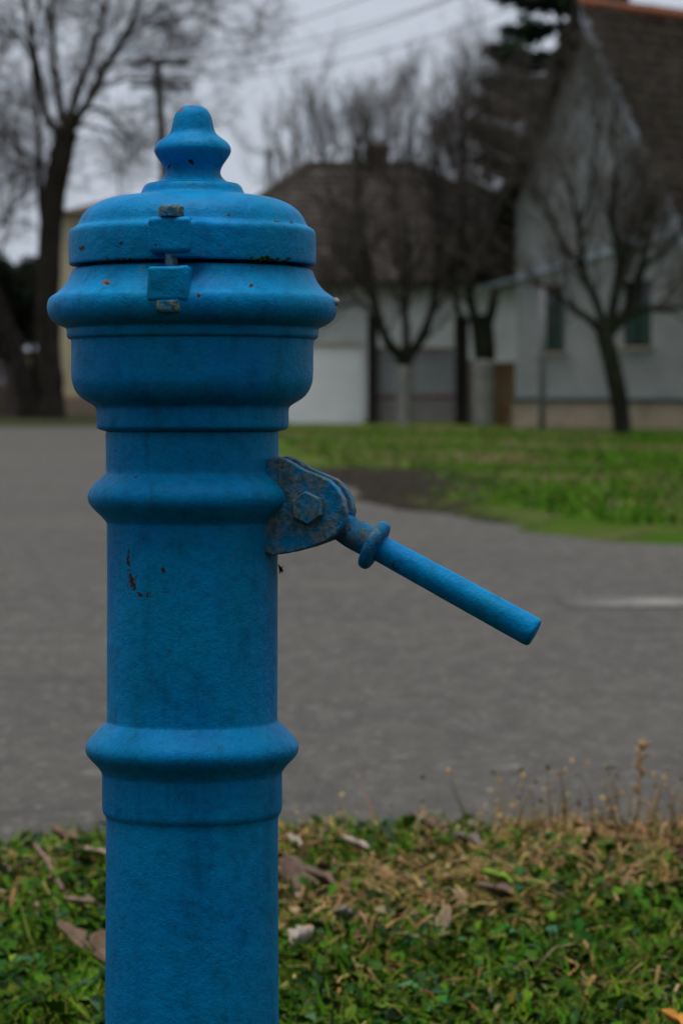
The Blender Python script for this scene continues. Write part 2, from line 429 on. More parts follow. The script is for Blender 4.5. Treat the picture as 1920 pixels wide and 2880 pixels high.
# broad little weed leaves
st_, sf_ = strip([.10, .42, .04], [0, .05, -.06], [0, .5, 1.02])
sp_ = np.array([(-.2, 0, 0), (.2, 0, 0), (.42, .55, .05), (-.42, .55, .05), (.05, 1.0, -.05), (-.05, 1.0, -.05)]); spf_ = np.array([(0, 1, 2, 3), (3, 2, 4, 5)])
lt, lf = strip([.05, .34, .46, .38, .02], [0, .05, .06, .02, -.10], [0, .25, .5, .78, 1.02])
GREEN = [(.030, .074, .006), (.044, .094, .008), (.018, .058, .012), (.032, .078, .034), (.066, .110, .009), (.020, .060, .005), (.048, .078, .010)]
packs = []
for (n, a) in ((13000, (-.95, .95, 3.8, 6.0)), (12000, (-2.6, 2.6, 1.2, 6.35))):
    x, y = pts(n, *a); m = (y < edge_y(x)-.03) & pump_clear(x, y) & (drymask(x, y)+rng.normal(0, .1, n) < .60) & (y < edge_y(x)-.10-.16*rng.random(n)*(x < 1)); x, y = keep(x, y, m); n = len(x)
    z = verge_h(x, y)+rng.uniform(.002, .046, n)
    sz = rng.uniform(.010, .030, n)*(1+.5*(rng.random(n) < .08))
    packs.append(scatter(st_, sf_, np.stack([x, y, z], 1), rotm(rng.uniform(0, 6.28, n), rng.normal(.25, .45, n), rng.normal(0, .45, n)), np.stack([sz*rng.uniform(.45, 1.0, n), sz, sz], 1), jitter(GREEN, n, .40)))
put('weed_leaves', packs, M_LEAF, 'low green weeds and clover leaves covering the near verge', 'weeds')
# green grass blades, densest along the asphalt edge
packs = []
GB = [(.036, .118, .002), (.066, .148, .002), (.026, .080, .003), (.092, .124, .010), (.110, .120, .020)]
for bend in (.35, .8, 1.3):
    bt, bf = bladet(bend)
    for (n, a, edgeonly) in ((30000, (-.95, .95, 3.8, 6.05), False), (17000, (-1.2, 1.2, 5.0, 6.1), True), (9000, (-.9, -.25, 4.9, 5.9), True), (5000, (-2.6, 2.6, 1.2, 6.05), False)):
        x, y = pts(n, *a); d_ = edge_y(x)-y
        m = (d_ > -.02) & pump_clear(x, y) & (drymask(x, y)+rng.normal(0, .12, n) < .70+(.3 if edgeonly else 0))
        if edgeonly: m &= (d_ < (.30+.35*np.clip(-x-.2, 0, 1))*rng.random(n)+.05)
        x, y = keep(x, y, m); n = len(x)
        h = rng.uniform(.03, .10, n) if not edgeonly else rng.uniform(.012, .045, n)
        wd = rng.uniform(.003, .0065, n)
        packs.append(scatter(bt, bf, np.stack([x, y, verge_h(x, y)-.003], 1), rotm(rng.uniform(0, 6.28, n), rng.normal(-.75, .5, n), rng.normal(0, .6, n)), np.stack([wd, h, h], 1), jitter(GB, n, .28)))
put('verge_grass', packs, M_BLADE, 'short green grass along the asphalt edge of the near verge', 'grass')
# straw: dry fallen blades
packs = []
ST = [(.24, .150, .052), (.185, .112, .042), (.28, .19, .078), (.15, .084, .030), (.21, .15, .072)]
for bend in (.3, .9, 1.5):
    bt, bf = bladet(bend)
    for (n, a) in ((10000, (-.95, 1.0, 3.9, 6.0)), (2500, (-2.6, 2.6, 1.2, 6.3))):
        x, y = pts(n, *a); m = (y < edge_y(x)-.03-.22*(x < .3)-.22*(x < -.3)) & pump_clear(x, y) & (drymask(x, y)+rng.normal(0, .14, n) > .48); x, y = keep(x, y, m); n = len(x)
        h = rng.uniform(.03, .11, n); wd = rng.uniform(.003, .007, n)
        packs.append(scatter(bt, bf, np.stack([x, y, verge_h(x, y)+rng.uniform(.006, .055, n)], 1), rotm(rng.uniform(0, 6.28, n), rng.normal(-1.32, .22, n), rng.normal(0, .3, n)), np.stack([wd, h, h], 1), jitter(ST, n, .25)))
# small brown fragments among it
x, y = pts(3200, -.95, .95, 3.9, 5.9); m = (y < edge_y(x)-.25) & pump_clear(x, y) & (drymask(x, y)+rng.normal(0, .12, 3200) > .55); x, y = keep(x, y, m); n = len(x)
sz = rng.uniform(.012, .034, n)
BR = [(.13, .075, .045), (.19, .115, .07), (.10, .058, .042), (.22, .15, .10)]
packs.append(scatter(lt, lf, np.stack([x, y, verge_h(x, y)+rng.uniform(.004, .05, n)], 1), rotm(rng.uniform(0, 6.28, n), rng.normal(0, .6, n), rng.normal(0, .6, n)), np.stack([sz*.8, sz, sz], 1), jitter(BR, n, .25)))
put('dry_straw', packs, M_BLADE, 'dry yellow straw and leaf crumbs lying over the near verge', 'straw')
# thin dry stalks standing at the road edge on the right, with small seed heads
packs = []
bt, bf = bladet(.25); n = 300
x = np.concatenate([rng.normal(.50, .13, 200), rng.uniform(-.25, .75, 100)]); y = rng.uniform(5.45, 5.86, n); h = rng.uniform(.03, .19, n)*np.where(np.arange(n) < 200, 1, .6)
rt = rotm(rng.uniform(0, 6.28, n), rng.normal(0, .22, n), rng.normal(0, .22, n))
ps = np.stack([x, y, verge_h(x, y)], 1)
packs.append(scatter(bt, bf, ps, rt, np.stack([np.full(n, .0045), h, h], 1), jitter(ST, n, .2)))
tips = ps+np.einsum('nij,nj->ni', rt, np.stack([np.zeros(n), .25*h, h*.91], 1))
sz = rng.uniform(.005, .013, n)
packs.append(scatter(lt, lf, tips, rotm(rng.uniform(0, 6.28, n), rng.uniform(-1.2, 1.2, n), rng.uniform(-1, 1, n)), np.stack([sz, sz, sz], 1), jitter([(.34, .215, .095), (.28, .17, .075), (.24, .155, .08)], n, .2)))
put('dry_stalks', packs, M_BLADE, 'thin dry weed stalks with tan seed heads at the road edge', 'dry grass')
# grass on the lawn across the road
packs = []
bt, bf = bladet(.5, 2)
n = 52000; D = rng.uniform(16.5, 58, n)**1.0; px = rng.uniform(640, 2050, n)
x = (px-HX)/F*D; y = D
exy = np.array(ed); bx = np.interp(y, exy[::-1, 1], exy[::-1, 0])
off_ = x-bx; m = (off_ > .05+.2*rng.random(n)) & (rng.random(n) > 1.15*np.exp(-((y-26.0)/5.4)**2)*np.exp(-np.clip(off_-.55, 0, 9)/.5)); x, y, off_ = x[m], y[m], off_[m]; n = len(x)
gz = .015+.06*np.exp(-np.clip(off_-.3, 0, 99)/2.5)
tone = vnoise(x+3, y, .45, 51)*.6+vnoise(x, y+8, 1.5, 52)*.4
c = jitter([(.046, .134, .005), (.078, .150, .009), (.036, .110, .005)], n, .28)
dry = (tone+rng.normal(0, .06, n)) > .565; c[dry] = jitter([(.17, .14, .06), (.13, .12, .045), (.21, .17, .09)], int(dry.sum()), .25)
h = rng.uniform(.04, .12, n); wd = rng.uniform(.012, .03, n)
packs.append(scatter(bt, bf, np.stack([x, y, gz], 1), rotm(rng.uniform(0, 6.28, n), rng.normal(0, .5, n), rng.normal(0, .4, n)), np.stack([wd, h, h], 1), c))
put('lawn_grass', packs, M_BLADE, 'short green and tan turf of the lawn across the road', 'grass')

# fallen leaves that can be picked out one by one
def fallen(px, py, size, yaw, curl, tilt, c, label, wid=.42, lift=.082, name='fallen_leaf', cat='leaf', roll=0.0):
    nl_, nw = 9, 5; v = []; f = []; sd = random.random()*9
    for i in range(nl_):
        t = i/(nl_-1); w_ = wid*(math.sin(math.pi*min(1, t*.93+.07))**.8)*(1-.25*t)+.012
        w_ *= 1+.16*math.sin(t*17+sd)
        for j in range(nw):
            s = (j/(nw-1)-.5)*2
            v.append((s*w_, t-.5, curl*(s*s*w_*1.4)+curl*.35*(t-.5)**2*2+.025*math.sin(9*t+4*s+sd)))
    for i in range(nl_-1):
        for j in range(nw-1): a = i*nw+j; f.append((a, a+1, a+nw+1, a+nw))
    size *= .9; m = mesh_pd(name, [tuple(q*size for q in p) for p in v], f, True)
    k = NM('leaf_'+str(len(bpy.data.materials)), .65, .25)
    vein = k.noise(220, 3, .6); bl = k.noise(45, 5, .6)
    k.color(k.mix(k.ramp(bl, .35, .65), tuple(q*.72 for q in c), tuple(min(1, q*1.2) for q in c))); k.normal(k.bump(vein, .5, .002))
    o = obj(name, m, k.m); D_ = gD(py, lift); p = P(px, py, D_)
    o.location = p; o.rotation_euler = (tilt, roll, yaw)
    sol = o.modifiers.new('thickness', 'SOLIDIFY'); sol.thickness = .0008
    tag(o, label, cat, 'fallen leaves on the near verge' if cat == 'leaf' else None); return o
BRN = (.115, .070, .040); PAL = (.23, .165, .115); GRY = (.12, .092, .078)
for a in [
 (172, 2360, .072, 1.1, .6, .5, BRN, 'curled brown fallen leaf beside the upper end of the twig', .40),
 (262, 2402, .070, 1.5, .4, .25, PAL, 'pale pinkish fallen leaf touching the left edge of the blue post, nearest the road', .30),
 (236, 2556, .082, 1.9, .5, .35, (.15, .098, .068), 'pale brown fallen leaf arched over the lower end of the twig', .36),
 (196, 2636, .072, 1.25, .3, .75, (.14, .086, .056), 'flat brown fallen leaf left of the post, below the twig', .46),
 (288, 2668, .070, .3, .5, .7, (.125, .075, .048), 'brown fallen leaf half hidden by the left edge of the post', .44),
 (818, 2462, .088, .5, .5, .8, (.115, .072, .050), 'big brown fallen leaf standing just right of the post', .42),
 (894, 2476, .066, 1.4, .5, .5, (.115, .070, .048), 'brown fallen leaf lying right next to the big one by the post', .42),
 (960, 2582, .042, 1.6, .8, .3, (.12, .095, .10), 'small greyish purple fallen leaf right of the post', .45),
 (860, 2648, .052, -.9, 1.2, .5, (.33, .28, .23), 'small white curled fallen leaf right of the lower post', .34),
 (1404, 2518, .100, 1.55, .35, .35, (.105, .064, .044), 'large dark brown fallen leaf under the yellow green leaf', .36),
 (1312, 2376, .072, 1.3, .6, .5, GRY, 'greyish brown fallen leaf near the asphalt in the middle of the verge', .40),
 (1216, 2334, .066, .9, .6, .6, (.13, .078, .048), 'brown fallen leaf closest to the asphalt edge, right of the post', .40),
 (994, 2380, .064, 1.2, .7, .4, (.30, .235, .19), 'pale curled fallen leaf between the post and the asphalt', .24),
 (1250, 2604, .078, -.25, 1.0, .6, (.22, .155, .10), 'long narrow pale fallen leaf with a hooked tip in the straw', .17),
 (1888, 2872, .044, 1.2, .5, .6, (.46, .19, .025), 'orange fallen leaf at the bottom right corner', .45),
 (826, 2372, .052, .7, .6, .5, (.33, .26, .21), 'pale fallen leaf upright against the right edge of the post', .28),
]: fallen(*a)
fallen(1392, 2476, .066, 1.5, .5, .45, (.13, .22, .016), 'broad yellow green leaf lying on a large dark brown leaf', .38, .095, 'green_leaf', 'green leaf')
# twig and tall seed stem
tb = TB(); a = P(97, 2376, gD(2376, .115)); b = P(206, 2545, gD(2545, .055))
tb.tube([a, a.lerp(b, .3)+Vector((.002, 0, .003)), a.lerp(b, .65)-Vector((.002, 0, 0)), b], [.0042, .005, .0052, .0055], 7)
mid = a.lerp(b, .55); tb.tube([mid, mid+Vector((.012, .005, .006))], [.003, .0018], 5)
o = tb.build('twig', simple('twig_wood', (.13, .085, .065), (.22, .15, .115), 60, .8, .2, .4, .001)); tag(o, 'straight brown twig poking up from the verge left of the post', 'twig')
tb = TB(); a = P(1785, 2330, 5.75); a.z = .03; b = P(1802, 2096, 5.77)
tb.tube([a, a.lerp(b, .5)+Vector((.004, 0, 0)), b], [.0022, .0018, .0012], 5)
for i in range(26):
    t = random.uniform(.35, 1); q = a.lerp(b, t)+Vector((.003, 0, 0)); dr = Vector((random.uniform(-1, 1), random.uniform(-1, 1), random.uniform(.2, 1.2))).normalized()
    tb.tube([q, q+dr*.011, q+dr*.022], [.001, .0035, .001], 5)
o = tb.build('dry_seed_stem', simple('dry_stem', (.26, .16, .07), (.38, .25, .12), 40, .8, .2, 0)); tag(o, 'tallest dry tan seed stem standing at the road edge on the right', 'dry grass')

# ------------------------------------------------------------------ the blue street hydrant
S = 3000.0
def zy(y): return (3930-y)/S
hyd = empty('street_hydrant', ((541-HX)/F*2.67, 2.67-.013, 0)); hyd.rotation_euler = (R(-.85), 0, 0)
tag(hyd, 'tall blue cast iron street hydrant with pointed lid and lever, paint chipped, on the verge', 'hydrant')
CH_POST = [(-.0520, -.0610, zy(1632), .0052, .0105, 260), (-.0555, -.058, zy(1572), .0018, .012, 300), (-.0225, -.077, zy(1593), .0032, .0042, 300),
           (-.0365, -.0715, zy(1658), .0034, .0034, 320), (-.0445, -.067, zy(1662), .003, .003, 320)]
CH_HEAD = [(-.0725, -.105, zy(810), .004, .0022, 300), (.058, -.107, zy(818), .0022, .0022, 300), (.0125, -.138, zy(850), .0022, .0022, 300)]
CH_LID = [(-.0985, -.062, zy(709), .0055, .003, 300), (-.0585, -.100, zy(700), .003, .002, 300), (.038, -.110, zy(625), .004, .002, 300), (.081, -.080, zy(636), .004, .0016, 300), (.094, -.066, zy(636), .003, .0016, 300)]
CH_FIN = [(0.000, -.030, zy(460), .0032, .0026, 320), (-.021, -.022, zy(470), .002, .002, 320)]
M_POST = paint_material('blue_paint_post', CH_POST, .44)
M_HEAD = paint_material('blue_paint_head', CH_HEAD, .42, 0, .5, spots=[(-.0735, -.104, zy(806), .006, .0035), (-.040, -.117, zy(776), .003, .003), (.071, -.092, zy(752), .007, .002)])
M_LID = paint_material('blue_paint_lid', CH_LID, .32, 0, .4)
M_FIN = paint_material('blue_paint_finial', CH_FIN, .5, 0, .45, spots=[(-.0105, -.012, zy(309), .0045, .003)])
M_BRK = paint_material('blue_paint_weathered', [], .45, 1.0, 0.05)
M_NECK = paint_material('rusty_worn_neck', [], .7, .85, 1.0, 9, (.10, .095, .075))
M_LEVER = paint_material('blue_paint_lever', [(.305, -.10, zy(1748), .006, .004, 300), (.19, -.07, zy(1585), .008, .010, 300)], .38, 0, .9, 14)
M_COLLAR = paint_material('blue_paint_collar', [], .6, .45, .9, 16)
M_BOLT = paint_material('painted_over_bolt', [], .6, 1.3, 0.06, 30, (.160, .182, .155))

def chaikin(p, n=2):
    for _ in range(n):
        q = [p[0]]
        for a, b in zip(p[:-1], p[1:]):
            q.append((a[0]*.75+b[0]*.25, a[1]*.75+b[1]*.25)); q.append((a[0]*.25+b[0]*.75, a[1]*.25+b[1]*.75))
        q.append(p[-1]); p = q
    return p
def revolve(name, prof, mat, parent, seg=200, mod=None, amp=.0005, seed=1, it=2):
    pr = chaikin(prof, it)
    ph = np.linspace(0, 2*math.pi, seg, endpoint=False)
    Y = np.array([p[0] for p in pr]); r = np.array([p[1] for p in pr])
    PH, RR = np.meshgrid(ph, r); _, YY = np.meshgrid(ph, Y)
    if mod: RR = mod(PH, YY, RR)
    Z = (3930-YY)/S; RR = RR/S
    wob = (vnoise(PH*3.5+seed, Z*22, 1, seed)-.5)+.5*(vnoise(PH*9+seed, Z*60, 1, seed+1)-.5)
    k = np.clip(RR*S/60, 0, 1)
    fade = np.sin(PH/2)**.5 if False else 1
    wob = wob*np.minimum(1, np.minimum(PH, 2*math.pi-PH)*2)            # no seam at the back
    RR = RR+wob*amp*k
    V = np.stack([RR*np.sin(PH+math.pi), -RR*np.cos(PH+math.pi), Z], -1).reshape(-1, 3)
    k_, n = len(pr), seg
    i = np.arange((k_-1)*n); a = i//n*n; j = i % n; j2 = (j+1) % n
    Fc = np.stack([a+j, a+n+j, a+n+j2, a+j2], 1)
    return obj(name, mesh_np(name, V, Fc, smooth=True), mat, parent)
c1 = lambda L: [(260+.574*y, r*.574) for y, r in L]
c2 = lambda L: [(900+.5102*y, r*.5102) for y, r in L]
c4 = lambda L: [(1900+.4464*y, r*.4464) for y, r in L]
fin = c1([(57, 0), (58, 28), (63, 52), (80, 74), (105, 90), (145, 100), (180, 107), (200, 118), (218, 142), (238, 170), (256, 184), (275, 190), (292, 187), (312, 176), (335, 160), (356, 146), (376, 138), (394, 137), (412, 146), (426, 160), (436, 178), (441, 205), (446, 226)])
lidp = c1([(446, 200), (447, 226), (450, 234), (462, 243), (484, 252), (498, 262), (503, 290), (507, 335), (513, 380), (522, 420), (537, 460), (557, 495), (582, 525), (610, 545), (638, 557), (654, 566), (662, 580), (670, 594), (682, 603), (700, 606), (760, 607), (820, 606), (838, 605), (846, 601), (847, 590), (846, 540), (846, 480)])
headp = c1([(820, 500), (858, 530), (863, 570), (867, 586), (880, 594), (905, 602), (935, 618), (960, 638), (982, 662), (998, 688), (1012, 702), (1035, 710), (1062, 711), (1088, 705), (1112, 692), (1132, 668), (1145, 640), (1153, 622), (1160, 617), (1180, 617), (1196, 616), (1204, 610), (1209, 600)])
headp += c2([(110, 670), (130, 668), (200, 667), (280, 667), (330, 665), (365, 656), (400, 638), (430, 610), (452, 575), (466, 550), (478, 536), (492, 531), (540, 531), (580, 530), (592, 527), (602, 516), (610, 492), (614, 470)])
postp = c2([(600, 440), (612, 470), (616, 477), (640, 477), (800, 474), (836, 474), (848, 482), (866, 502), (890, 528), (915, 553), (940, 570), (968, 577), (995, 574), (1020, 562), (1048, 536), (1075, 508), (1098, 486), (1112, 475), (1120, 472), (1140, 471), (1500, 470), (1900, 470)])
postp += c4([(150, 536.5), (250, 536.5), (284, 538), (296, 548), (318, 574), (350, 606), (385, 640), (412, 660), (440, 671), (465, 671), (492, 663), (520, 640), (545, 614), (570, 592), (592, 576), (608, 568), (616, 566), (640, 566), (740, 567), (825, 566), (846, 563), (862, 556), (876, 545), (886, 541), (920, 540), (1500, 542), (2195, 546), (2900, 549), (4250, 552), (4300, 580), (4320, 700), (4330, 790), (4440, 800), (4520, 800), (4545, 795)])
PHI0 = math.pi-R(6.2)          # lug direction in the revolve parameter
def fillet(PH, YY, RR):          # lid band swells into the lug on its right
    a = PH-PHI0
    ka = np.exp(-np.clip(a-R(8.5), 0, 9)**2/R(5)**2)*(a > R(0)); ky = np.clip((YY-632)/12, 0, 1)*np.clip((748-YY)/6, 0, 1)
    return RR+32*ka*ky
post = revolve('post', postp, M_POST, hyd, 220, amp=.0004, seed=3)
head = revolve('head_casting', headp, M_HEAD, hyd, 260, None, .0008, 5)
lid = revolve('lid', lidp, M_LID, hyd, 260, fillet, .0009, 8)
finial = revolve('finial', fin, M_FIN, lid, 128, amp=.0006, seed=12)

def polar(rad, tan, y):          # local point at the lug direction: radial, tangential (right), photo row
    a = R(-6.2); er = Vector((math.sin(a), -math.cos(a), 0)); et = Vector((math.cos(a), math.sin(a), 0))
    return er*(rad/S)+et*(tan/S)+Vector((0, 0, zy(y)))
def lug(name, r0, r1, w0, w1, y0, y1, mat, parent, bev):
    v = [polar(r, t, y) for y in (y1, y0) for (r, t) in ((r1, w0), (r1, w1), (r0, w1), (r0, w0))]
    f = [(0,1,2,3),(7,6,5,4),(4,5,1,0),(5,6,2,1),(6,7,3,2),(7,4,0,3)]
    m = mesh_pd(name, v, f)
    bm = bmesh.new(); bm.from_mesh(m)
    bmesh.ops.recalc_face_normals(bm, faces=bm.faces)
    bmesh.ops.bevel(bm, geom=list(bm.edges), offset=bev/S, segments=4, affect='EDGES', profile=.5)
    bmesh.ops.subdivide_edges(bm, edges=[e for e in bm.edges if e.calc_length() > 8/S], cuts=3, use_grid_fill=True)
    for vv in bm.verts:
        vv.co += Vector((1, 1, 1))*((vnoise(vv.co.x*160+7, vv.co.z*160+vv.co.y*90, 1, 71)-.5)*.0016)
    bm.to_mesh(m); bm.free(); m.polygons.foreach_set('use_smooth', [True]*len(m.polygons))
    return wnorm(obj(name, m, mat, parent))
def hexa(name, mk, r, h0, h1, mat, parent, rot=0, cham=.12):
    """hex head; mk(a, b, h) maps hex-plane coords and height to a point (all photo px)"""
    v = []; n = 6
    for (h, k) in ((h0, 1), (h0+(h1-h0)*.78, 1), (h1, 1-cham)):
        for j in range(n):
            a = rot+math.pi/3*j; v.append(mk(r*k*math.cos(a), r*k*math.sin(a), h))
    f = [tuple(reversed(range(n)))]
    for s_ in range(2):
        for j in range(n): f.append((s_*n+j, s_*n+(j+1) % n, (s_+1)*n+(j+1) % n, (s_+1)*n+j))
    f.append(tuple(2*n+j for j in range(n)))
    m = mesh_pd(name, v, f); bm = bmesh.new(); bm.from_mesh(m); bmesh.ops.recalc_face_normals(bm, faces=bm.faces)
    bmesh.ops.bevel(bm, geom=list(bm.edges), offset=2.2/S, segments=2, affect='EDGES', profile=.6)
    bm.to_mesh(m); bm.free(); m.polygons.foreach_set('use_smooth', [True]*len(m.polygons))
    return wnorm(obj(name, m, mat, parent))
lug('lid_lug', 290, 388, -58, 56, 634, 731, M_LID, lid, 13)
lug('housing_lug', 285, 410, -57, 56, 768, 862, M_HEAD, head, 12)
mkv = lambda a, b, h: polar(360+a, b, h)
hexa('bolt_head', mkv, 37, 634, 603, M_BOLT, lid, .35)
tb = TB(); tb.tube([polar(360, 0, 625), polar(360, 0, 880)], [17.5/S]*2, 20); tb.build('bolt_shank', M_BOLT, lid)
hexa('nut', lambda a, b, h: polar(384+a, b, h), 41, 862, 893, M_BOLT, head, .2)
# moss along the joint under the lid
tv_, tf_ = [], []
for i in range(70):
    a = R(random.choice([random.gauss(46, 4), random.gauss(36, 4), random.uniform(28, 58), random.gauss(-33, 6)])); y = 747-abs(random.gauss(0, 7 if a > 0 else 2)); r = 347/S
    c = Vector((r*math.sin(a), -r*math.cos(a), zy(y))); s = random.uniform(.0008, .0022)
    b = len(tv_)
    for q in ((1,0,0),(-1,0,0),(0,1,0),(0,-1,0),(0,0,1),(0,0,-1)): tv_.append(c+Vector(q)*s*random.uniform(.6, 1.3))
    tf_ += [(b+0,b+2,b+4),(b+2,b+1,b+4),(b+1,b+3,b+4),(b+3,b+0,b+4),(b+2,b+0,b+5),(b+1,b+2,b+5),(b+3,b+1,b+5),(b+0,b+3,b+5)]
tag(obj('moss', mesh_pd('moss', tv_, tf_, True), simple('moss', (.008, .022, .008), (.02, .045, .012), 300, .95, .1, .5, .001), lid), kind='stuff')

# lever bracket: two cheeks on a root block, hex pivot bolt; plane turned 12 degrees towards the street side
TH = R(12)
def bk(X, yl, y):      # X px out from the axis, yl px depth (+ away), photo row
    return Vector(((X*math.cos(TH)+yl*math.sin(TH))/S, (-X*math.sin(TH)+yl*math.cos(TH))/S, zy(y)))
OUT = [(190, 1312), (240, 1287), (262, 1283), (288, 1291), (328, 1315), (368, 1331), (406, 1346), (432, 1370), (450, 1403), (457, 1436), (450, 1469), (430, 1497), (403, 1515), (347, 1536), (291, 1551), (246, 1557), (230, 1550), (190, 1530)]
def plate(name, outl, y0, y1, mat, parent, bev=4, sub=2):
    n = len(outl)
    v = [bk(x, y0, y) for x, y in outl]+[bk(x, y1, y) for x, y in outl]
    f = [tuple(range(n)), tuple(reversed(range(n, 2*n)))]+[(j, n+j, n+(j+1) % n, (j+1) % n) for j in range(n)]
    m = mesh_pd(name, v, f); bm = bmesh.new(); bm.from_mesh(m); bmesh.ops.recalc_face_normals(bm, faces=bm.faces)
    caps = [e for e in bm.edges if any(len(fc.verts) == n for fc in e.link_faces)]
    bmesh.ops.bevel(bm, geom=caps, offset=bev/S, segments=3, affect='EDGES', profile=.5)
    bm.to_mesh(m); bm.free(); m.polygons.foreach_set('use_smooth', [True]*len(m.polygons))
    m2 = m
    o = obj(name, m2, mat, parent)
    return o
brk = plate('lever_bracket', OUT, -75, -28, M_BRK, hyd, 5)
def join_mesh(dst, src):
    bm = bmesh.new(); bm.from_mesh(dst.data); bm.from_mesh(src.data); bm.to_mesh(dst.data); bm.free(); bpy.data.objects.remove(src)
back = plate('back_cheek', OUT, 30, 75, M_BRK, hyd, 5); join_mesh(brk, back)
ROOT = [(190, 1318), (262, 1290), (300, 1304), (318, 1420), (300, 1540), (246, 1550), (190, 1528)]
rt_ = plate('root', ROOT, -30, 30, M_BRK, hyd, 2); join_mesh(brk, rt_)
brk.data.polygons.foreach_set('use_smooth', [True]*len(brk.data.polygons)); wnorm(brk)
hexa('pivot_bolt', lambda a, b, h: bk(351+a, -75-h, 1424+b), 47, -4, 26, M_BOLT, brk, .42, .08)
hexa('pivot_nut', lambda a, b, h: bk(351+a, 75+h, 1424+b), 47, -4, 26, M_BOLT, brk, .1, .08)

# lever: tongue and neck, collar ring, grip
A = (349.0, 1437.0); E = (972.0, 1767.0); LL = math.hypot(E[0]-A[0], E[1]-A[1]); ux, uy = (E[0]-A[0])/LL, (E[1]-A[1])/LL
def lev(s, a, b):      # s along, a in the X-z plane across, b depth
    return bk(A[0]+ux*s-uy*a, b, A[1]+uy*s+ux*a)
def lathe_lever(name, prof, mat, parent, n=64, flat=None, amp=.6):
    pr = chaikin(prof, 2); v = []; f = []
    for i, (s, r) in enumerate(pr):
        for j in range(n):
            t = 2*math.pi*j/n; rr = r+amp*(vnoise(s*.06+3, t*3 if t < 3.14 else (6.283-t)*3, 1, 77)-.5)*2*(r > 5)
            v.append(lev(s, rr*math.cos(t), rr*math.sin(t)*(flat(s) if flat else 1)))
    for i in range(len(pr)-1):
        for j in range(n):
            a = i*n+j; c = i*n+(j+1) % n; f.append((a, a+n, c+n, c))
    m = mesh_pd(name, v, f, True); bm = bmesh.new(); bm.from_mesh(m); bmesh.ops.recalc_face_normals(bm, faces=bm.faces); bm.to_mesh(m); bm.free()
    return obj(name, m, mat, parent)
lever = lathe_lever('lever', [(-38, 0), (-36, 22), (-20, 34), (20, 36), (80, 38), (118, 43), (160, 43), (190, 41), (205, 38)], M_NECK, hyd, 48, lambda s: min(1, max(.30, .30+(s-112)/14)))
lathe_lever('collar', [(176, 30), (177, 45), (178, 58), (182, 68), (190, 73), (201, 73), (209, 68), (213, 58), (214, 44), (216, 30)], M_COLLAR, lever)
lathe_lever('grip', [(205, 30), (206, 37), (225, 37), (300, 38), (420, 39.5), (560, 41), (680, 42), (694, 42), (701, 40), (705, 35), (706, 20), (706, 0)], M_LEVER, lever, 64, amp=.5)
# dried crumb of leaf caught under the bracket
tb = TB(); q = Vector(((785-541)/S, -.012, zy(1588)))
tb.tube([q, q+Vector((.0016, 0, -.004)), q+Vector((.004, -.001, -.0055))], [.0006, .002, .0006], 5); tb.tube([q+Vector((.002, 0, -.004)), q+Vector((.0005, 0, -.008))], [.0014, .0004], 4)
for i in range(6): tb.tube([q+Vector((.002, 0, -.004)), q+Vector((random.uniform(-.001, .006), random.uniform(-.002, .002), random.uniform(-.009, .002)))], [.0007, .0003], 3)
o = tb.build('dried_crumb', simple('dried_crumb', (.03, .014, .008), (.06, .025, .014), 200, .9, .1, 0)); o.location = hyd.location; o.rotation_euler = hyd.rotation_euler
tag(o, 'tiny dark dried crumb hanging at the post edge just under the lever bracket', 'debris')
lp = mesh_pd('paint_lump', [(s*.004*math.cos(a)*c_, s*.004*math.sin(a)*c_, zz*.004) for zz, c_ in ((-1, .3), (-.5, .8), (0, 1), (.5, .8), (1, .3)) for a in [i*math.pi/4 for i in range(8)] for s in (1,)],
    [(r*8+i, r*8+(i+1) % 8, r*8+8+(i+1) % 8, r*8+8+i) for r in range(4) for i in range(8)], True)
o = obj('paint_lump', lp, simple('pale_lump', (.16, .19, .20), (.26, .26, .24), 200, .8, .2, 0), head); o.location = (.1345, -.020, zy(850))

# ------------------------------------------------------------------ houses across the road
M_ROOFA = None
def tilemat(name, c1, c2, moss):
    k = NM(name, .95, .04)
    col = k.mix(k.ramp(k.noise(1.6, 5, .65), .35, .65), k.mix(1.0, k.attr(), c1, 'MULTIPLY'), k.mix(1.0, k.attr(), c2, 'MULTIPLY'))
    col = k.mix(k.math('MULTIPLY', k.ramp(k.noise(.7, 5, .7, off=(3, 8, 1)), .48, .66), .6), col, moss)
    k.color(col); k.normal(k.bump(k.noise(14, 4, .6), .5, .02)); return k.m
M_TILE_R = tilemat('mossy_clay_tiles', (.024, .020, .017), (.042, .032, .026), (.035, .035, .020))
M_TILE_B = tilemat('dark_brown_tiles', (.052, .045, .041), (.074, .063, .056), (.046, .043, .036))
M_TILE_L = simple('dark_far_tiles', (.040, .034, .030), (.062, .052, .045), 3, .9, .2, .4, .02)
M_RIDGE = simple('red_ridge_tile', (.17, .060, .036), (.25, .095, .055), 9, .85, .2, .4, .02)
M_GREYWALL = simple('grey_render', (.195, .202, .198), (.255, .261, .254), 1.3, .95, .15, .4, .02)
M_WHITE = simple('whitewash', (.78, .78, .79), (.87, .87, .87), 1.4, .95, .15, .4, .02)
M_OFFWHITE = simple('old_white_render', (.42, .415, .41), (.56, .555, .55), 1.0, .95, .15, .4, .02)
M_CREAM = simple('cream_render', (.56, .47, .30), (.66, .56, .38), .9, .95, .15, .4, .02)
M_PLINTH = simple('beige_plinth', (.24, .19, .135), (.33, .265, .195), 2, .95, .15, .5, .02)
M_PLINTH2 = simple('brown_plinth', (.25, .185, .14), (.33, .25, .19), 2, .95, .15, .5, .02)
M_DARKWOOD = simple('dark_boards', (.020, .018, .016), (.038, .033, .028), 6, .9, .2, .4, .01, (1, 1, .2))
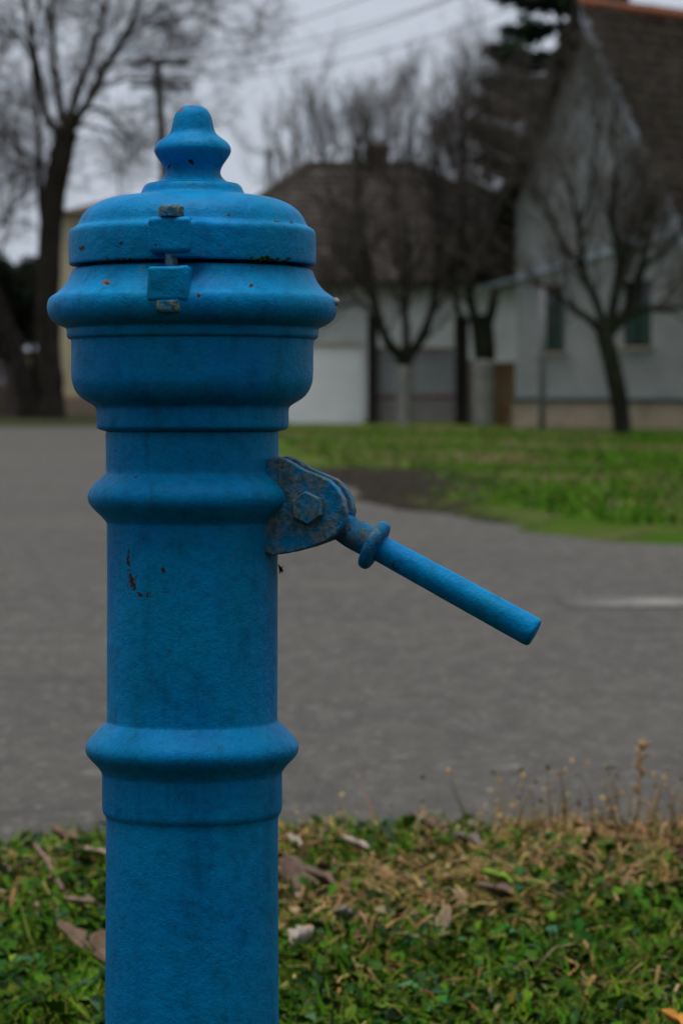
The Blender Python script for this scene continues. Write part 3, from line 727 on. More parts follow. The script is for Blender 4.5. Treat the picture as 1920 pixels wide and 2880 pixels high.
M_VERGE = simple('pale_verge_metal', (.26, .285, .33), (.34, .365, .41), 3, .6, .35, .2, .005)
M_GREEN = simple('green_paint', (.003, .022, .014), (.005, .033, .021), 6, .6, .35, .3, .005)
M_GLASS = simple('dark_glass', (.006, .008, .009), (.012, .014, .016), 2, .08, .6, 0)
M_BRICK = simple('chimney_brick', (.10, .055, .042), (.16, .09, .07), 8, .9, .2, .5, .02)
M_GATE = simple('grey_gate_sheet', (.21, .225, .25), (.28, .29, .315), 5, .7, .3, .3, .01, (1, 1, .2))
M_GATELOW = simple('pinkish_gate_board', (.19, .165, .155), (.27, .235, .22), 5, .8, .25, .3, .01, (1, 1, .2))
M_RAIL = simple('red_oxide_rail', (.12, .045, .038), (.18, .07, .058), 8, .8, .25, .3, .01)
M_OCHRE = simple('ochre_boards', (.14, .075, .026), (.21, .12, .045), 6, .85, .2, .4, .01, (1, 1, .2))
M_PIPE = simple('pale_blue_pipe', (.20, .26, .32), (.29, .35, .41), 4, .6, .3, .2, .005)
M_FENCE = simple('purple_brown_boards', (.070, .052, .050), (.105, .078, .072), 6, .9, .2, .4, .01, (1, 1, .2))

def tiles(name, org, a, b, nrm, rows, cols, inside, mat, parent, tw=.19, th=.26, tone=(1, 1, 1)):
    v, f = box_vf(-tw*.49, tw*.49, 0, th*1.25, 0, .018); tv = np.array(v); tf = np.array(f)
    pos = []; 
    for r in range(rows):
        for c in range(cols):
            x = (c+.5*(r % 2))*tw; y = r*th
            if inside(x, y): pos.append((x, y))
    pos = np.array(pos); n = len(pos)
    a_, b_, n_ = (np.array(q) for q in (a, b, nrm))
    Pw = np.array(org)[None]+pos[:, :1]*a_[None]+pos[:, 1:]*b_[None]+n_[None]*(.035+rng.uniform(-.004, .006, (n, 1)))
    tl = -.075+rng.normal(0, .014, n)                       # each tile rests on the one below
    B = b_[None]*np.cos(tl)[:, None]+n_[None]*np.sin(tl)[:, None]; N = n_[None]*np.cos(tl)[:, None]-b_[None]*np.sin(tl)[:, None]
    Rm = np.stack([np.repeat(a_[None], n, 0), B, N], -1)
    c_ = np.clip(rng.normal(1, .2, (n, 1)), .5, 1.7)*np.array(tone)[None]*np.ones((n, 3))
    V, Fc, C = scatter(tv, tf, Pw, Rm, np.ones((n, 3)), c_)
    o = obj(name, mesh_np(name, V, Fc, C), mat, parent); o['kind'] = 'stuff'; return o

# --- house with the steep gable on the right
hc = empty('gable_house', (3.62, 59, 0))
tag(hc, 'grey rendered house with steep gable, pale verge board and mossy tiled roof at right', 'house')
e = Vector((3.6, -4, 0)).normalized(); nr = Vector((-e.y, e.x, 0)); G0 = Vector((3.62, 59, 0))
def U(px):
    k = (px-HX)/F; return (k*G0.y-G0.x)/(e.x-k*e.y)
def UZ(px, py):
    u = U(px); return u, CAMZ+(HY-py)/F*(G0.y+e.y*u)
def fr(p): return e*p[0]+nr*p[1]+Vector((0, 0, p[2]))
ua, za = UZ(1661, 34)
ul, zl = UZ(1372, 770); ur, zr = UZ(1990, 752)
def roofz(u): return za+(zl-za)*(u-ua)/(ul-ua) if u < ua else za+(zr-za)*(u-ua)/(ur-ua)
uw0, uw1 = 0.0, U(1968)
wins = [(U(1517), U(1587), 1.62, 2.98), (U(1752), U(1830), 1.70, 3.02)]
us = sorted({uw0, uw1, *[q for w_ in wins for q in w_[:2]]}); zs = sorted({0.0, 1.62, 1.70, 2.98, 3.02, 3.35})
wv, wf = [], []
def quad(a, b, c, d_): 
    k = len(wv); wv.extend([a, b, c, d_]); wf.append((k, k+1, k+2, k+3))
for i in range(len(us)-1):
    for j in range(len(zs)-1):
        um, zm = (us[i]+us[i+1])/2, (zs[j]+zs[j+1])/2
        if any(w_[0] < um < w_[1] and w_[2] < zm < w_[3] for w_ in wins): continue
        quad(fr((us[i], 0, zs[j])), fr((us[i+1], 0, zs[j])), fr((us[i+1], 0, zs[j+1])), fr((us[i], 0, zs[j+1])))
k = len(wv); top = [(uw0, 3.35), (uw1, 3.35), (uw1, roofz(uw1)-.05), (ua, za-.06), (uw0, roofz(uw0)-.05)]
wv += [fr((u, 0, z)) for u, z in top]; wf.append(tuple(range(k, k+5)))
for (a, b, c, d_) in wins:
    T = .16
    quad(fr((a, 0, c)), fr((b, 0, c)), fr((b, T, c)), fr((a, T, c))); quad(fr((a, 0, d_)), fr((a, T, d_)), fr((b, T, d_)), fr((b, 0, d_)))
    quad(fr((a, 0, c)), fr((a, T, c)), fr((a, T, d_)), fr((a, 0, d_))); quad(fr((b, 0, c)), fr((b, 0, d_)), fr((b, T, d_)), fr((b, T, c)))
LEN = 11.0
quad(fr((uw0, 0, 0)), fr((uw0, 0, roofz(uw0)-.05)), fr((uw0, LEN, roofz(uw0)-.05)), fr((uw0, LEN, 0)))
quad(fr((uw1, 0, 0)), fr((uw1, LEN, 0)), fr((uw1, LEN, roofz(uw1)-.05)), fr((uw1, 0, roofz(uw1)-.05)))
obj('wall', mesh_pd('wall', wv, wf), M_GREYWALL, hc)
_, zpl = UZ(1640, 1130)
pl = box('plinth', (uw0-.05, uw1+.05, -.06, .02, -.05, zpl), M_PLINTH, hc, 0, fr)
box('plinth_ledge', (uw0-.07, uw1+.07, -.10, .0, zpl+.002, zpl+.07), M_GREEN, hc, 0, fr)
for (a, b, c, d_) in wins:
    wn = box('window', (a+.01, b-.01, .12, .15, c+.01, d_-.01), M_GLASS, hc, 0, fr)
    fw = .06
    for bb in ((a, a+fw, .07, .118, c, d_), (b-fw, b, .07, .118, c, d_), (a+fw, b-fw, .07, .118, d_-fw, d_), (a+fw, b-fw, .07, .118, c, c+fw), ((a+b)/2-.03, (a+b)/2+.03, .072, .116, c+fw, d_-fw)):
        box('frame', bb, M_DARKWOOD, wn, 0, fr)
    md = (a+b)/2; box('sill', (a-.08, b+.08, -.07, .10, c-.06, c-.004), M_PLINTH, wn, 0, fr)
    box('shutter', (a+fw+.01, md-.035, .04, .065, c+fw, d_-.42), M_GREEN, wn, 0, fr); box('shutter', (md+.035, b-fw-.01, .04, .065, c+fw, d_-.42), M_GREEN, wn, 0, fr)
# roof slabs with front overhang, verge boards
def slab(name, u0, u1, n0, n1, t, mat):
    z0, z1 = roofz(u0) if u0 != ua else za, roofz(u1) if u1 != ua else za
    v = [fr((u0, n0, z0)), fr((u1, n0, z1)), fr((u1, n1, z1)), fr((u0, n1, z0))]; v += [p+Vector((0, 0, t)) for p in v]
    return obj(name, mesh_pd(name, v, [(0,3,2,1),(4,5,6,7),(0,1,5,4),(1,2,6,5),(2,3,7,6),(3,0,4,7)]), mat, hc)
slab('roof', ul-.1, ua, -.45, LEN, .14, M_DARKWOOD); slab('roof', ua, ur+.1, -.30, LEN, .14, M_DARKWOOD)
def vboard(u0, u1, n, wdt, mat, name):
    z0, z1 = roofz(u0), roofz(u1)
    v = [fr((u0, n-.03, z0-wdt)), fr((u1, n-.03, z1-wdt)), fr((u1, n-.03, z1+.19)), fr((u0, n-.03, z0+.19))]; v += [p+nr*.028 for p in v]
    obj(name, mesh_pd(name, v, [(0,1,2,3),(7,6,5,4),(0,4,5,1),(1,5,6,2),(2,6,7,3),(3,7,4,0)]), mat, hc)
vboard(ua+.001, ur+.12, -.302, .17, M_VERGE, 'verge_board'); vboard(ul-.1, ua-.001, -.452, .16, M_DARKWOOD, 'verge_board')
sl = Vector((0, 0, zr-za))+e*(ur-ua); slen = sl.length; up = (-sl).normalized(); rn = nr.cross(up); rn = rn if rn.z > 0 else -rn
tiles('roof_tiles', fr((ur, -.28, zr+.14)), nr, up, rn, int(slen/.26)+1, int(LEN/.19), lambda x, y: y < slen-.1, M_TILE_R, hc)
sl2 = Vector((0, 0, zl-za))+e*(ul-ua); s2 = sl2.length; up2 = (-sl2).normalized(); rn2 = nr.cross(up2); rn2 = rn2 if rn2.z > 0 else -rn2
tiles('roof_tiles', fr((ul, -.43, zl+.14)), nr, up2, rn2, int(s2/.26)+1, int(LEN/.19), lambda x, y: y < s2-.1, M_TILE_R, hc)
for i in range(28):
    tb = TB(); n0 = -.30+i*.38
    pp = [fr((ua, n0+q, za+.16+random.uniform(-.01, .01))) for q in (0, .2, .41)]
    tb.tube(pp, [.13, .125, .115], 10); tb.build('ridge_tile', M_RIDGE, hc)
# pale pipe running up across the gable
tb = TB(); pa, pb = UZ(1362, 812), UZ(1905, 662)
tb.tube([fr((pa[0]+(pb[0]-pa[0])*t, -.12, pa[1]+(pb[1]-pa[1])*t)) for t in (0, .25, .5, .75, 1)], [.055]*5, 8); tb.build('gutter_pipe', M_PIPE, hc)
for t in (.25, .5, .8):
    u_, z_ = pa[0]+(pb[0]-pa[0])*t, pa[1]+(pb[1]-pa[1])*t; box('pipe_clip', (u_-.02, u_+.02, -.13, .0, z_-.09, z_-.05), M_STEEL, hc, 0, fr)
for o in list(hc.children): pass

# --- hipped house in the middle
DB = 74.5
hb = empty('hipped_house', P(1000, 1080, DB) - Vector((0, 0, CAMZ)))
tag(hb, 'low white house with dark brown hipped roof and chimney behind the bare pollard trees', 'house')
o0 = hb.location
def rel(p): return p-o0
xl, xr = P(520, 0, DB).x, P(1462, 0, DB).x; ze = CAMZ+(HY-800)/F*DB
hv = [(xl,DB,0),(xr,DB,0),(xr,DB+8,0),(xl,DB+8,0),(xl,DB,ze),(xr,DB,ze),(xr,DB+8,ze),(xl,DB+8,ze)]
obj('wall', mesh_pd('wall', [Vector(q)-o0 for q in hv], [(0,1,5,4),(1,2,6,5),(2,3,7,6),(3,0,4,7)]), M_OFFWHITE, hb)
ra, rb = P(862, 470, DB+4), P(1160, 470, DB+4)
ea, eb = P(400, 790, DB-.5), P(1860, 790, DB-.5); ec = Vector((eb.x, DB+8.5, eb.z)); edd = Vector((ea.x, DB+8.5, ea.z))
obj('roof', mesh_pd('roof', [rel(q) for q in (ea, eb, ec, edd, ra, rb)], [(0,1,5,4),(1,2,5),(2,3,4,5),(3,0,4),(3,2,1,0)]), M_DARKWOOD, hb)
bx_ = Vector((1, 0, 0)); fs = Vector((0, ra.y-ea.y, ra.z-ea.z)); fl = fs.length; fu = fs.normalized(); fnn = bx_.cross(fu); fnn = fnn if fnn.z > 0 else -fnn
wid = eb.x-ea.x
tiles('roof_tiles', rel(ea)+fnn*.0, bx_, fu, fnn, int(fl/.3)+1, int(wid/.24), lambda x, y: (ra.x-ea.x)*y/fl+.1 < x < wid-(eb.x-rb.x)*y/fl-.1 and y < fl-.1, M_TILE_B, hb, .24, .30)
# brick chimney: courses of separate bricks round a core
c0, c1_ = P(1034, 470, DB+4.2), P(1096, 414, DB+4.2)
ch = box('chimney', (c0.x-o0.x, c1_.x-o0.x, 4.2, 4.7, c0.z-.5-o0.z, c1_.z-o0.z), M_BRICK, hb)
box('chimney_cap', (c0.x-o0.x-.06, c1_.x-o0.x+.06, 4.14, 4.76, c1_.z+.003-o0.z, c1_.z+.09-o0.z), M_PLINTH2, ch)
tb = TB()
tb.tube([rel(ra)+Vector((0, 0, .05)), rel(rb)+Vector((0, 0, .05))], [.12, .12], 8); tb.tube([rel(ra)+Vector((0, 0, .05)), rel(ea)+Vector((0, 0, .05))], [.12, .12], 8); tb.tube([rel(rb)+Vector((0, 0, .05)), rel(eb)+Vector((0, 0, .05))], [.12, .12], 8)
tb.build('ridge_cap', M_TILE_L, hb)
# gutter under the eave
tb = TB(); tb.tube([rel(P(402, 796, DB-.55)), rel(P(1855, 796, DB-.55))], [.06, .06], 8); tb.build('gutter', M_DARKWOOD, hb)

# --- white garden wall
DW = 66.0
gw = empty('garden_wall', Vector((P(800, 0, DW).x, DW, 0))); x0_, x1_ = P(560, 0, DW).x-gw.location.x, P(1020, 0, DW).x-gw.location.x
zt = CAMZ+(HY-972)/F*DW
tag(gw, 'bright whitewashed garden wall right behind the hydrant head', 'wall')
box('wall_body', (x0_, x1_, 0, .3, -.05, zt), M_WHITE, gw, .015); box('coping', (x0_-.03, x1_+.03, -.04, .34, zt+.002, zt+.07), M_PLINTH, gw, .01)

# --- gate between dark posts
gt = empty('yard_gate', Vector((P(1165, 0, DW).x, DW-.2, 0)))
tag(gt, 'grey boarded yard gate with red brown rails between two dark posts', 'gate')
X = lambda px: P(px, 0, DW-.2).x-gt.location.x
Z = lambda py: CAMZ+(HY-py)/F*(DW-.2)
nb = 16; g0, g1 = X(1062), X(1276); bwid = (g1-g0)/nb
for i in range(nb):
    t_ = Z(992)+random.uniform(-.015, .015)
    box('gate_board', (g0+i*bwid+.006, g0+(i+1)*bwid-.006, -.02+random.uniform(-.004, .004), .005, Z(1113)+.01, t_), M_GATE, gt)
    box('gate_board', (g0+i*bwid+.006, g0+(i+1)*bwid-.006, -.02+random.uniform(-.004, .004), .005, .06, Z(1124)-.01), M_GATELOW, gt)
for (za_, zb_) in ((Z(992)+.02, Z(978)), (Z(1124), Z(1111))): box('rail', (g0, g1, -.05, .03, za_, zb_), M_RAIL, gt)
def gpost(px0, px1, py, label):
    D = DW-.35; x0, x1 = P(px0, 0, D).x, P(px1, 0, D).x; c = (x0+x1)/2; r = (x1-x0)/2
    o = empty('gate_post', (c, D, 0)); zt = CAMZ+(HY-py)/F*D
    box('shaft', (-r, r, -.12, .12, -.05, zt), M_DARKWOOD, o, .01); box('post_cap', (-r-.03, r+.03, -.15, .15, zt+.002, zt+.06), M_DARKWOOD, o, .01)
    tag(o, label, 'post', 'dark posts of the yard gate')
gpost(1033, 1062, 890, 'dark gate post between the white garden wall and the grey gate')
gpost(1278, 1316, 900, 'dark gate post between the two whitewashed tree trunks')
# ochre plank door leaf and low wall piece next to the grey house
oc = empty('ochre_door', Vector((P(1419, 0, 63.5).x, 63.5, 0))); tag(oc, 'narrow ochre brown board door beside the corner of the grey house', 'door')
q0, q1 = P(1390, 0, 63.5).x-oc.location.x, P(1449, 0, 63.5).x-oc.location.x
for i in range(4): box('door_board', (q0+(q1-q0)*i/4+.004, q0+(q1-q0)*(i+1)/4-.004, -.02, .02, .02, CAMZ+(HY-1018)/F*63.5), M_OCHRE, oc)
for z_ in (.3, 1.2): box('rail', (q0, q1, .022, .06, z_, z_+.1), M_OCHRE, oc)
lw = empty('boundary_fence', Vector((P(1353, 0, 66.2).x, 66.2, 0))); tag(lw, 'weathered grey board fence between the dark gate post and the ochre door', 'fence')
q0, q1 = P(1316, 0, 66.2).x-lw.location.x, P(1392, 0, 66.2).x-lw.location.x
for i in range(6): box('fence_board', (q0+(q1-q0)*i/6+.004, q0+(q1-q0)*(i+1)/6-.004, -.02, .02, .02, CAMZ+(HY-1010)/F*66), M_GATELOW, lw)
for z_ in (.3, 1.1): box('rail', (q0, q1, .022, .06, z_, z_+.08), M_DARKWOOD, lw)
# thin post on the lawn in front of the gable house
tp = empty('thin_post', (P(1524, 0, 55.5).x, 55.5, 0)); tag(tp, 'thin grey metal post standing in front of the green shuttered window', 'post')
tb = TB(); tb.tube([Vector((0, 0, -.05)), Vector((.01, 0, 1.6)), Vector((.02, 0, 2.9))], [.07, .065, .06], 10); tb.build('shaft', M_STEEL, tp)
tb = TB(); tb.tube([Vector((.02, 0, 2.9)), Vector((.02, 0, 2.95))], [.075, .04], 10); tb.build('cap', M_STEEL, tp)

# --- cream house at the far left
DL = 80.0
hl = empty('cream_house', (P(260, 0, DL).x, DL, 0)); tag(hl, 'tall cream rendered house with dark roof behind the large bare tree at left', 'house')
x0, x1 = P(150, 0, DL).x-hl.location.x, P(470, 0, DL).x-hl.location.x; zt = CAMZ+(HY-588)/F*DL
zp = CAMZ+(HY-1114)/F*DL
hv = [(x0,0,zp),(x1,0,zp),(x1,9,zp),(x0,9,zp),(x0,0,zt),(x1,0,zt),(x1,9,zt),(x0,9,zt)]
obj('wall', mesh_pd('wall', hv, [(0,1,5,4),(1,2,6,5),(2,3,7,6),(3,0,4,7)]), M_CREAM, hl)
box('plinth', (x0-.05, x1+.05, -.06, 9, -.05, zp-.002), M_PLINTH2, hl)
zr_ = zt+.62
obj('roof', mesh_pd('roof', [(x0+.1,-.4,zt-.1),(x1+.4,-.4,zt-.1),(x1+.4,9.4,zt-.1),(x0+.1,9.4,zt-.1),(x0+1.6,4,zr_),(x1-.5,4,zr_)], [(0,1,5,4),(1,2,5),(2,3,4,5),(3,0,4),(3,2,1,0)]), M_TILE_L, hl)
rr = obj.__call__ if False else None
al = empty('cream_outbuilding', (P(105, 0, DL+1).x, DL+1, 0)); tag(al, 'low cream outbuilding seen between the two dark trunks at left', 'outbuilding')
box('wall', (-.75, .42, 0, 3, -.05, 1.75), M_CREAM, al); box('roof', (-.9, .44, -.2, 3.2, 1.753, 1.9), M_TILE_L, al, .02)
# boundary fence of dark boards at the left edge
ff = empty('board_fence', (P(10, 0, 75).x, 75, 0)); tag(ff, 'purple brown vertical board fence at the left edge of the picture', 'fence')
x0 = P(-80, 0, 75).x-ff.location.x; x1 = P(62, 0, 75).x-ff.location.x; nb = 11
for i in range(nb): box('fence_board', (x0+(x1-x0)*i/nb+.005, x0+(x1-x0)*(i+1)/nb-.005, -.012, .012, 0, CAMZ+(HY-1022)/F*75+random.uniform(-.03, .03)), M_FENCE, ff)
for z_ in (.35, 1.2): box('rail', (x0, x1, .015, .06, z_, z_+.08), M_FENCE, ff)

# ------------------------------------------------------------------ bare trees
def grow(tb, p, d, L, r, lvl, cfg):
    ns = cfg['seg'][lvl]; q = [p.copy()]; rr_ = [r]; dd = d.normalized(); cur = p.copy()
    for i in range(ns):
        dd = (dd+Vector((random.gauss(0, 1), random.gauss(0, 1), random.gauss(0, 1)))*cfg['wig'][lvl]+Vector((0, 0, cfg['up'][lvl]))).normalized()
        cur = cur+dd*(L/ns); q.append(cur.copy()); rr_.append(max(cfg['rmin'], r*(1-.72*(i+1)/ns)))
    tb.tube(q, rr_, 6 if lvl == 0 else (4 if lvl == 1 else 3))
    kids(tb, q, rr_, L, lvl+1, cfg)
def kids(tb, q, rr_, L, lvl, cfg, t0=.25, n=None):
    if lvl >= len(cfg['n']): return
    n = n if n is not None else cfg['n'][lvl]
    n = max(1, int(n*random.uniform(.75, 1.25)))
    for k in range(n):
        t = t0+(1-t0)*(k+random.random())/n; f = t*(len(q)-1); i = min(int(f), len(q)-2); fr_ = f-i
        p = q[i].lerp(q[i+1], fr_); d = (q[i+1]-q[i]).normalized(); r = rr_[i]*(1-fr_)+rr_[i+1]*fr_
        ax = d.orthogonal().normalized(); ax.rotate(Matrix.Rotation(random.uniform(0, 6.283), 3, d))
        nd = d.copy(); nd.rotate(Matrix.Rotation(R(random.gauss(cfg['ang'][lvl], 10)), 3, ax))
        grow(tb, p, nd, cfg['len'][lvl]*random.uniform(.6, 1.3)*(1-.35*t), max(cfg['rmin'], min(r*.62, cfg['rad'][lvl])), lvl, cfg)
def limb(tb, pl, D, r0, r1, dz=0.0, n=7):
    """polyline in photo px at depth D, drifting dz metres in depth towards its end"""
    k = len(pl); q = []
    for i, (a, b) in enumerate(pl): q.append(P(a, b, D+dz*i/max(1, k-1)))
    sm = []
    for i in range(k-1):
        a, b, c, d_ = q[max(i-1, 0)], q[i], q[i+1], q[min(i+2, k-1)]
        for j in range(4):
            t = j/4; sm.append(.5*((2*b)+(c-a)*t+(2*a-5*b+4*c-d_)*t*t+(3*b-a-3*c+d_)*t**3))
    sm.append(q[-1]); m = len(sm)
    rr_ = [(r0+(r1-r0)*i/(m-1))*(1+random.uniform(-.06, .06)) for i in range(m)]
    tb.tube(sm, rr_, n); return sm, rr_
def rebase(o, base):
    o.data.transform(Matrix.Translation(-base))
def tree(name, label, base, cat='tree', group=None):
    t = empty(name, base); tag(t, label, cat, group); return t

# large twin-stemmed tree at the left
D = 72.0; px = D/F
base = P(147, 1186, D); base.z = 0
bt_ = tree('bare_tree', 'large bare tree with thick dark trunk and fanning limbs at upper left', base)
tt, tc_ = TB(), TB()
limb(tt, [(150, 1200), (146, 1100), (138, 1000), (134, 850), (139, 700), (150, 560), (172, 440), (188, 365)], D, 36*px, 33*px, 0, 12)
cfg = dict(n=[0, 10, 6, 5, 4], seg=[6, 6, 5, 4, 3], wig=[.08, .14, .17, .2, .2], up=[.05, .04, .0, -.02, -.03], ang=[0, 42, 44, 46, 45], len=[0, 1.9, 1.15, .62, .34], rad=[.1, .035, .016, .009, .007], rmin=.0048)
LT = [([(178, 385), (130, 320), (108, 200), (80, 60), (55, -120)], 11, 5, -1.2), ([(184, 372), (160, 240), (150, 120), (142, -20), (135, -180)], 10, 5, 1.0),
      ([(188, 370), (215, 260), (258, 150), (300, 10), (335, -150)], 11, 5, .6), ([(195, 372), (250, 280), (300, 180), (355, 90), (395, -10), (430, -130)], 11, 5, -.8),
      ([(205, 350), (224, 316), (286, 306), (357, 372), (430, 405)], 6, 2.5, -1.5), ([(200, 362), (245, 352), (320, 372), (392, 388)], 5, 2.2, 1.5),
      ([(105, 190), (60, 100), (0, 92), (-90, 60)], 6, 3, -1.0), ([(330, 125), (400, 80), (480, 50), (560, 44), (640, 82), (705, 88)], 5, 2, -1.2),
      ([(122, 640), (112, 520), (110, 400), (98, 260), (92, 120), (110, -30)], 9, 4, 1.0), ([(290, 190), (390, 170), (480, 165), (560, 170)], 4, 2, 1.2),
      ([(140, 480), (60, 420), (10, 340), (-80, 250)], 5, 3, -1.5), ([(112, 470), (60, 480), (0, 520), (-60, 560)], 4, 2, 1.4), ([(345, 105), (450, 20), (560, -10), (650, 0)], 4, 2, .5), ([(215, 330), (290, 240), (400, 220), (500, 260)], 4, 2, -1.0)]
for pl, a, b, dz in LT:
    q, rr_ = limb(tt if a > 5 else tc_, pl, D, a*1.25*px, b*1.1*px, dz)
    kids(tc_, q, rr_, 5, 1, cfg, .12, 9 if len(pl) > 4 else 7)
o = tt.build('trunk', M_BARK, bt_); rebase(o, base); o = tc_.build('crown', M_TWIG, bt_); rebase(o, base)
# leaning second trunk
D = 73.5; px = D/F; base = P(85, 1184, D); base.z = 0
b2 = tree('leaning_tree', 'dark trunk leaning out of the picture at the left edge', base)
tt, tc_ = TB(), TB(); limb(tt, [(87, 1195), (70, 1090), (50, 1010), (12, 900), (-40, 760), (-80, 560)], D, 32*px, 18*px, 0, 10)
for pl in ([(-30, 790), (20, 640), (40, 470), (55, 330)], [(-70, 600), (-20, 470), (20, 330), (30, 200)], [(-40, 700), (20, 600), (60, 560)]):
    q, rr_ = limb(tc_, pl, D, 5*px, 2*px, random.uniform(-1, 1)); kids(tc_, q, rr_, 4, 1, cfg, .15, 9)
o = tt.build('trunk', M_BARK, b2); rebase(o, base); o = tc_.build('crown', M_TWIG, b2); rebase(o, base)

# pollards in front of the houses
pc = dict(n=[0, 11, 9, 7], seg=[6, 6, 5, 4], wig=[.1, .13, .16, .18], up=[.1, .16, .10, .05], ang=[0, 34, 36, 38], len=[0, 1.7, .95, .5], rad=[.1, .042, .018, .010], rmin=.0052)
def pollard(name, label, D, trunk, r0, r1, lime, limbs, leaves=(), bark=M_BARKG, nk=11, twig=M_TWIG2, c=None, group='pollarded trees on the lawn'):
    px = D/F; base = P(trunk[0][0], trunk[0][1], D); base.z = 0
    t = tree(name, label, base, 'tree', group)
    tt, tc_ = TB(), TB(); q, rr_ = limb(tt, trunk, D, r0*px, r1*px, 0, 10)
    if lime:
        tl = TB(); q2 = [p.lerp(p, 0) for p in q if p.z < CAMZ+(HY-lime)/F*D]; tl.tube(q2, [r*1.03 for r in rr_[:len(q2)]], 10); o = tl.build('limewash_band', M_LIME, t); rebase(o, base)
    for pl, a, b, dz in limbs:
        q, rr_ = limb(tt if a >= 5 else tc_, pl, D, a*1.5*px, b*1.5*px, dz); kids(tc_, q, rr_, 3, 1, c or pc, .2, nk)
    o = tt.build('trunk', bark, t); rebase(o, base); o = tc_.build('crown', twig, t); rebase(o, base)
    if leaves:
        x, y, n, cc = leaves; ps = np.array([P(random.gauss(x, 13), random.gauss(y, 16), D+random.uniform(-.2, .2)) for _ in range(n)])-np.array(base)
        V, Fc, C = scatter(lt, lf, ps, rotm(rng.uniform(0, 6.28, n), rng.uniform(-1.5, 1.5, n), rng.uniform(-1, 1, n)), np.full((n, 3), .06), jitter([cc], n, .2))
        o = obj('last_leaves', mesh_np('last_leaves', V, Fc, C), M_LEAF, t); o['kind'] = 'stuff'
    return t
pollard('pollard_tree', 'pollard tree with whitewashed trunk in front of the grey gate', 63.5,
    [(1138, 1204), (1137, 1120), (1136, 1060), (1138, 1005)], 23, 22, 1020,
    [([(1136, 1010), (1090, 960), (1062, 880), (1040, 780), (1020, 680)], 11, 5, -.6), ([(1140, 1008), (1142, 930), (1135, 850), (1150, 740), (1140, 620)], 9, 4, .5),
     ([(1142, 1010), (1185, 950), (1215, 870), (1228, 770), (1250, 640)], 11, 5, .2), ([(1062, 880), (1010, 850), (960, 860), (900, 850)], 4, 2, -.6),
     ([(1025, 700), (1000, 600), (1010, 480), (1000, 400)], 4.5, 2, -.6), ([(1145, 720), (1110, 600), (1125, 440), (1118, 300)], 4.5, 2, .4), ([(1240, 680), (1215, 560), (1240, 430)], 4.5, 2, .3), ([(1050, 830), (980, 760), (930, 660)], 4.5, 2, .8)],
    (1240, 668, 60, (.34, .26, .10)))
pollard('pollard_tree', 'pollard tree with pale trunk and dark swollen head beside the ochre door', 63.0,
    [(1359, 1204), (1358, 1120), (1360, 1040), (1362, 985), (1355, 915), (1350, 885)], 26, 36, 1004,
    [([(1335, 900), (1320, 830), (1318, 740), (1290, 620)], 10, 5, -.4), ([(1375, 900), (1392, 820), (1400, 720), (1440, 600)], 10, 5, .4), ([(1310, 905), (1290, 880), (1275, 800), (1262, 700)], 8, 4, .6),
     ([(1295, 650), (1310, 500), (1300, 380), (1310, 240)], 5, 2, -.4), ([(1435, 610), (1450, 480), (1430, 360)], 5, 2, .3), ([(1400, 720), (1380, 580), (1390, 450)], 5, 2, -.5), ([(1265, 720), (1240, 600), (1250, 480)], 4.5, 2, .6), ([(1440, 620), (1520, 560), (1560, 480)], 4.5, 2, .6)],
    (1405, 602, 90, (.42, .24, .06)))
pollard('pollard_tree', 'dark leaning tree with wide bare crown in front of the grey gable house', 51.5,
    [(1752, 1240), (1744, 1150), (1730, 1070), (1712, 990), (1698, 940)], 27, 26, 0,
    [([(1700, 955), (1660, 900), (1605, 862), (1560, 820), (1500, 790)], 9, 4, -.8), ([(1702, 950), (1680, 860), (1640, 760), (1625, 640), (1600, 520)], 10, 4, .5), ([(1706, 945), (1725, 850), (1740, 740), (1720, 600), (1735, 470)], 12, 5, 0),
     ([(1712, 940), (1770, 860), (1800, 760), (1830, 640), (1850, 520)], 11, 5, .6), ([(1720, 930), (1800, 870), (1880, 872), (1960, 850)], 8, 4, -.9), ([(1730, 830), (1760, 700), (1790, 560)], 10, 4, .9),
     ([(1640, 760), (1580, 680), (1545, 600), (1500, 520)], 6, 3, -.6), ([(1625, 640), (1660, 540), (1670, 430), (1690, 330)], 5, 2, .2), ([(1800, 760), (1870, 700), (1930, 640)], 6, 3, .7), ([(1850, 520), (1840, 430), (1860, 340)], 4.5, 2, .3), ([(1600, 520), (1575, 430), (1590, 330)], 4.5, 2, .3), ([(1735, 470), (1720, 370), (1735, 270)], 4.5, 2, -.3), ([(1740, 740), (1800, 660), (1830, 540)], 6, 3, -1)],
    bark=M_BARKG, nk=7, twig=M_TWIG2, c=dict(pc, n=[0, 9, 7, 6]))
